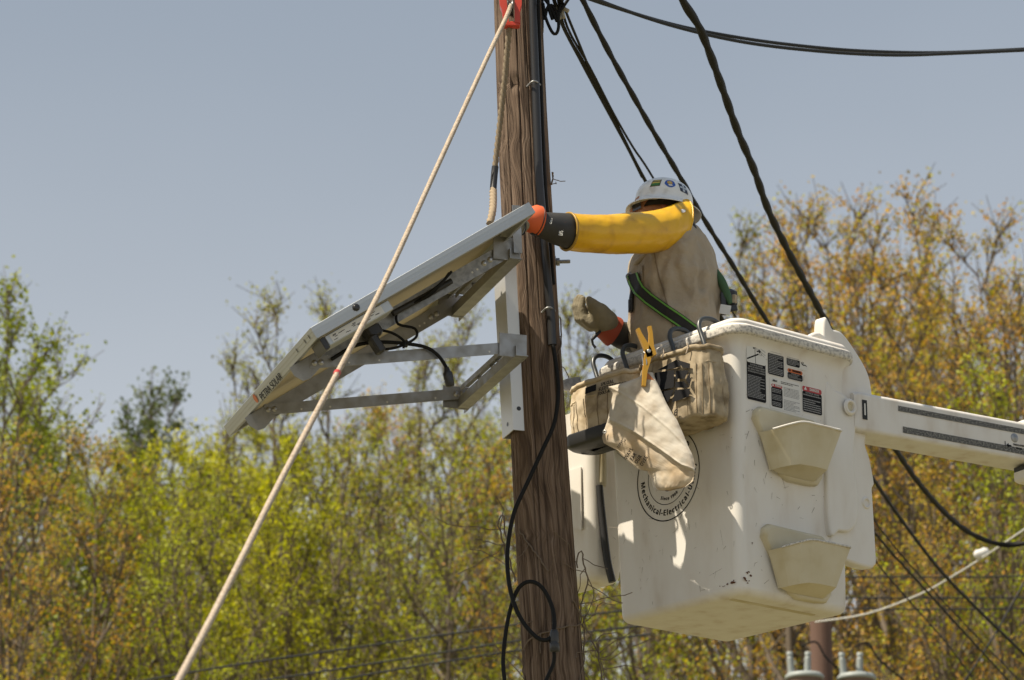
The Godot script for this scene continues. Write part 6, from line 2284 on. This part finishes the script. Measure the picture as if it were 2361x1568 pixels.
	kb.box(P.call(1680, 690, -12.610), Vector3(0.035, 0, 0), Vector3(0, 0.04, 0), Vector3(0, 0, 0.03), 0.012)
	kb.box(P.call(1668, 700, -12.550), Vector3(0.012, 0, 0), Vector3(0, 0.05, 0), Vector3(0, 0, 0.008), 0.003)
	kb.box(P.call(1683, 712, -12.560), Vector3(0.03, 0.004, 0), Vector3(-0.003, 0.012, 0), Vector3(0, 0, 0.008), 0.003)
	obj("back_buckle", kb, M.black_plastic, t)
	var tg := Geo.new()
	tg.box(P.call(1672, 714, -12.535), Vector3(0.022, -0.004, 0), Vector3(0.004, 0.02, 0), Vector3(0, 0, 0.002))
	obj("white_tag", tg, M.white_print, t)
	var pd := Geo.new()
	pd.box(P.call(1692, 690, -12.590), Vector3(0.012, 0, 0), Vector3(0, 0.022, 0), Vector3(0, 0, 0.012), 0.006)
	obj("lanyard_end", pd, M.canvas, t)
	# shirt details: yoke seam, side seam, collar
	var seam := mat(Color(0.25, 0.19, 0.125), 0.95)
	for l in [[[1508, 583], [1514, 610], [1520, 640], [1532, 680], [1545, 722], [1552, 760]], [[1480, 612], [1484, 650], [1486, 690]]]:
		ribbon("shirt_seam", l, 1.3, 0.0026, seam, t)
	var co := Geo.new()
	co.tube(spline([P.call(1500, 578, -12.47), P.call(1484, 592, -12.49), P.call(1468, 606, -12.53), P.call(1461, 616, -12.59)], 0.012), [0.010, 0.013, 0.012, 0.008], 8)
	obj("collar", co, mat(khaki, 0.9), t)

	hard_hat(t)
	# glasses
	var gs := Geo.new()
	var e0: Vector3 = hd.call(-0.004, 0.012, 0.086)
	gs.tube([hd.call(0.0, 0.008, 0.088), hd.call(0.06, 0.004, 0.084), hd.call(0.092, -0.004, 0.07)], 0.0038, 6)
	gs.tube([hd.call(0.0, 0.008, -0.088), hd.call(0.06, 0.004, -0.084), hd.call(0.092, -0.004, -0.07)], 0.0038, 6)
	gs.tube([hd.call(0.092, -0.004, 0.07), hd.call(0.118, -0.006, 0.03), hd.call(0.122, -0.004, 0.0), hd.call(0.118, -0.006, -0.03), hd.call(0.092, -0.004, -0.07)], 0.003, 6)
	var gl := obj("glasses", gs, mat(Color(0.6, 0.6, 0.6), 0.3), t)
	var ln := Geo.new()
	for s in [-1.0, 1.0]:
		ln.quad(hd.call(0.119, -0.006, s * 0.012), hd.call(0.092, -0.006, s * 0.069), hd.call(0.090, -0.032, s * 0.062), hd.call(0.114, -0.034, s * 0.014))
	obj("lens", ln, mat(Color(0.02, 0.02, 0.03), 0.1), gl, false)

func hard_hat(t: Node3D) -> void:
	var o := at(1530, 485, -12.605)
	var F := Vector3(-0.978, 0.09, 0.16).normalized()
	var W := F.cross(Vector3.UP).normalized().rotated(F, 0.12)     # away from the camera, a little lower there
	var U := W.cross(F).normalized()
	var shape := func(th: float, h: float, a: float, b: float) -> Vector3: return o + F * cos(th) * a + W * sin(th) * b + U * h
	var g := Geo.new()
	var rows := []
	# from inside the band, under the brim, round its edge and up the dome
	var prof := [[0.112, 0.095, 0.055], [0.115, 0.098, 0.012], [0.122, 0.106, 0.004], [0.142, 0.127, -0.006], [0.159, 0.144, -0.016], [0.1605, 0.1455, -0.015], [0.160, 0.145, -0.0125], [0.143, 0.128, 0.0], [0.128, 0.112, 0.013], [0.1235, 0.1075, 0.024], [0.1225, 0.1065, 0.04]]
	for q in prof:
		var row := PackedVector3Array()
		for j in 72:
			var th := TAU * j / 72
			row.append(shape.call(th, q[2] - (0.006 * pow(absf(sin(th)), 2) if q[0] > 0.14 else 0.0), q[0], q[1]))
		rows.append(row)
	for k in range(1, 13):
		var an := PI / 2 * k / 12.0
		var c := pow(cos(an), 0.80) if k < 12 else 0.004
		var row := PackedVector3Array()
		for j in 72:
			var th := TAU * j / 72
			# raised ridge along the middle
			var ridge := 0.004 * exp(-pow(sin(th) * c * 0.1065 / 0.02, 2)) * sin(an)
			row.append(shape.call(th, 0.04 + 0.098 * sin(an) + ridge, 0.1225 * c, 0.1065 * c))
		rows.append(row)
	g.grid(rows, true, true)
	var hm := mat(Color(0.72, 0.72, 0.70), 0.22)
	hm.albedo_color = Color.WHITE
	hm.albedo_texture = noise_tex(0.02, 91, [Color(0.62, 0.60, 0.56), Color(0.78, 0.78, 0.76), Color(0.82, 0.82, 0.81)], [0.1, 0.35, 0.9], 256, 5)
	triplanar(hm, 2.5)
	var hat := obj("hard_hat", g, hm, t)
	# suspension band and strap seen inside
	var sb := Geo.new()
	var sr := []
	for h in [0.012, -0.02]:
		var row := PackedVector3Array()
		for j in 40: row.append(shape.call(TAU * j / 40, h, 0.106, 0.09))
		sr.append(row)
	sb.grid(sr, true, false)
	obj("headband", sb, M.black_plastic, hat)
	var ns := Geo.new()
	ns.tube([shape.call(PI, -0.01, 0.104, 0.09), shape.call(PI + 0.2, -0.05, 0.10, 0.09), shape.call(PI + 0.5, -0.075, 0.095, 0.085)], 0.012, 8)
	obj("nape_strap", ns, M.black_plastic, hat)
	# stickers on the near side (angle round the dome, angle up it)
	var dome := func(th: float, an: float, lift: float) -> Vector3:
		var c := pow(cos(an), 0.80)
		var p: Vector3 = shape.call(th, 0.04 + 0.098 * sin(an), 0.1225 * c, 0.1065 * c)
		return p + (p - o - U * 0.03).normalized() * lift
	var patch := func(called: String, th0: float, an0: float, w: float, h: float, skew: float, m: Material, lift: float, round_: bool, parent: Node3D) -> MeshInstance3D:
		var s := Geo.new()
		if round_:
			s.g += 1
			var c := s.vert(dome.call(th0, an0, lift))
			for i in 24: s.vert(dome.call(th0 + w / 2 * cos(TAU * i / 24) * (1.0 + 0.06 * sin(i * 5.0)), an0 + h / 2 * sin(TAU * i / 24), lift))
			for i in 24: s.tri(c, c + 1 + (i + 1) % 24, c + 1 + i)
		else:
			var rr := []
			for i in 7:
				var row := PackedVector3Array()
				for j in 7: row.append(dome.call(th0 + w * (j / 6.0 - 0.5) + skew * (i / 6.0 - 0.5), an0 + h * (i / 6.0 - 0.5) + skew * 0.4 * (j / 6.0 - 0.5), lift))
				rr.append(row)
			s.grid(rr, false, true)
		return obj(called, s, m, parent)
	var T := -PI / 2
	var a: MeshInstance3D = patch.call("sticker", T + 0.50, 0.40, 0.36, 0.42, -0.05, mat(Color(0.10, 0.07, 0.03), 0.4), 0.0008, false, hat)
	patch.call("print", T + 0.51, 0.30, 0.31, 0.15, -0.03, mat(Color(0.03, 0.16, 0.03), 0.4), 0.0014, false, a)
	patch.call("print", T + 0.50, 0.40, 0.29, 0.07, -0.03, mat(Color(0.60, 0.45, 0.05), 0.4), 0.0014, false, a)
	patch.call("print", T + 0.49, 0.53, 0.27, 0.06, -0.03, mat(Color(0.50, 0.42, 0.12), 0.4), 0.0014, false, a)
	var b: MeshInstance3D = patch.call("sticker", T - 0.02, 0.40, 0.40, 0.46, 0.0, mat(Color(0.03, 0.10, 0.40), 0.4), 0.0008, true, hat)
	patch.call("print", T - 0.01, 0.44, 0.21, 0.22, 0.0, mat(Color(0.55, 0.30, 0.04), 0.4), 0.0014, true, b)
	patch.call("print", T - 0.01, 0.44, 0.10, 0.10, 0.0, mat(Color(0.5, 0.45, 0.2), 0.4), 0.002, true, b)
	patch.call("print", T - 0.03, 0.29, 0.16, 0.10, 0.0, M.white_print, 0.0014, true, b)
	var c: MeshInstance3D = patch.call("sticker", T - 0.56, 0.32, 0.37, 0.46, 0.06, mat(Color(0.015, 0.02, 0.05), 0.4), 0.0008, false, hat)
	for q in [[0.085, 0.0, 0.11, 0.10], [-0.085, 0.0, 0.11, 0.10], [0.0, 0.12, 0.10, 0.13], [0.0, -0.12, 0.10, 0.13], [0.0, 0.0, 0.08, 0.10]]:
		patch.call("cross_arm", T - 0.56 + q[0] * 1.2, 0.32 + q[1] * 1.1, q[2], q[3], 0.0, mat(Color(0.45, 0.50, 0.56), 0.4), 0.0015, false, c)
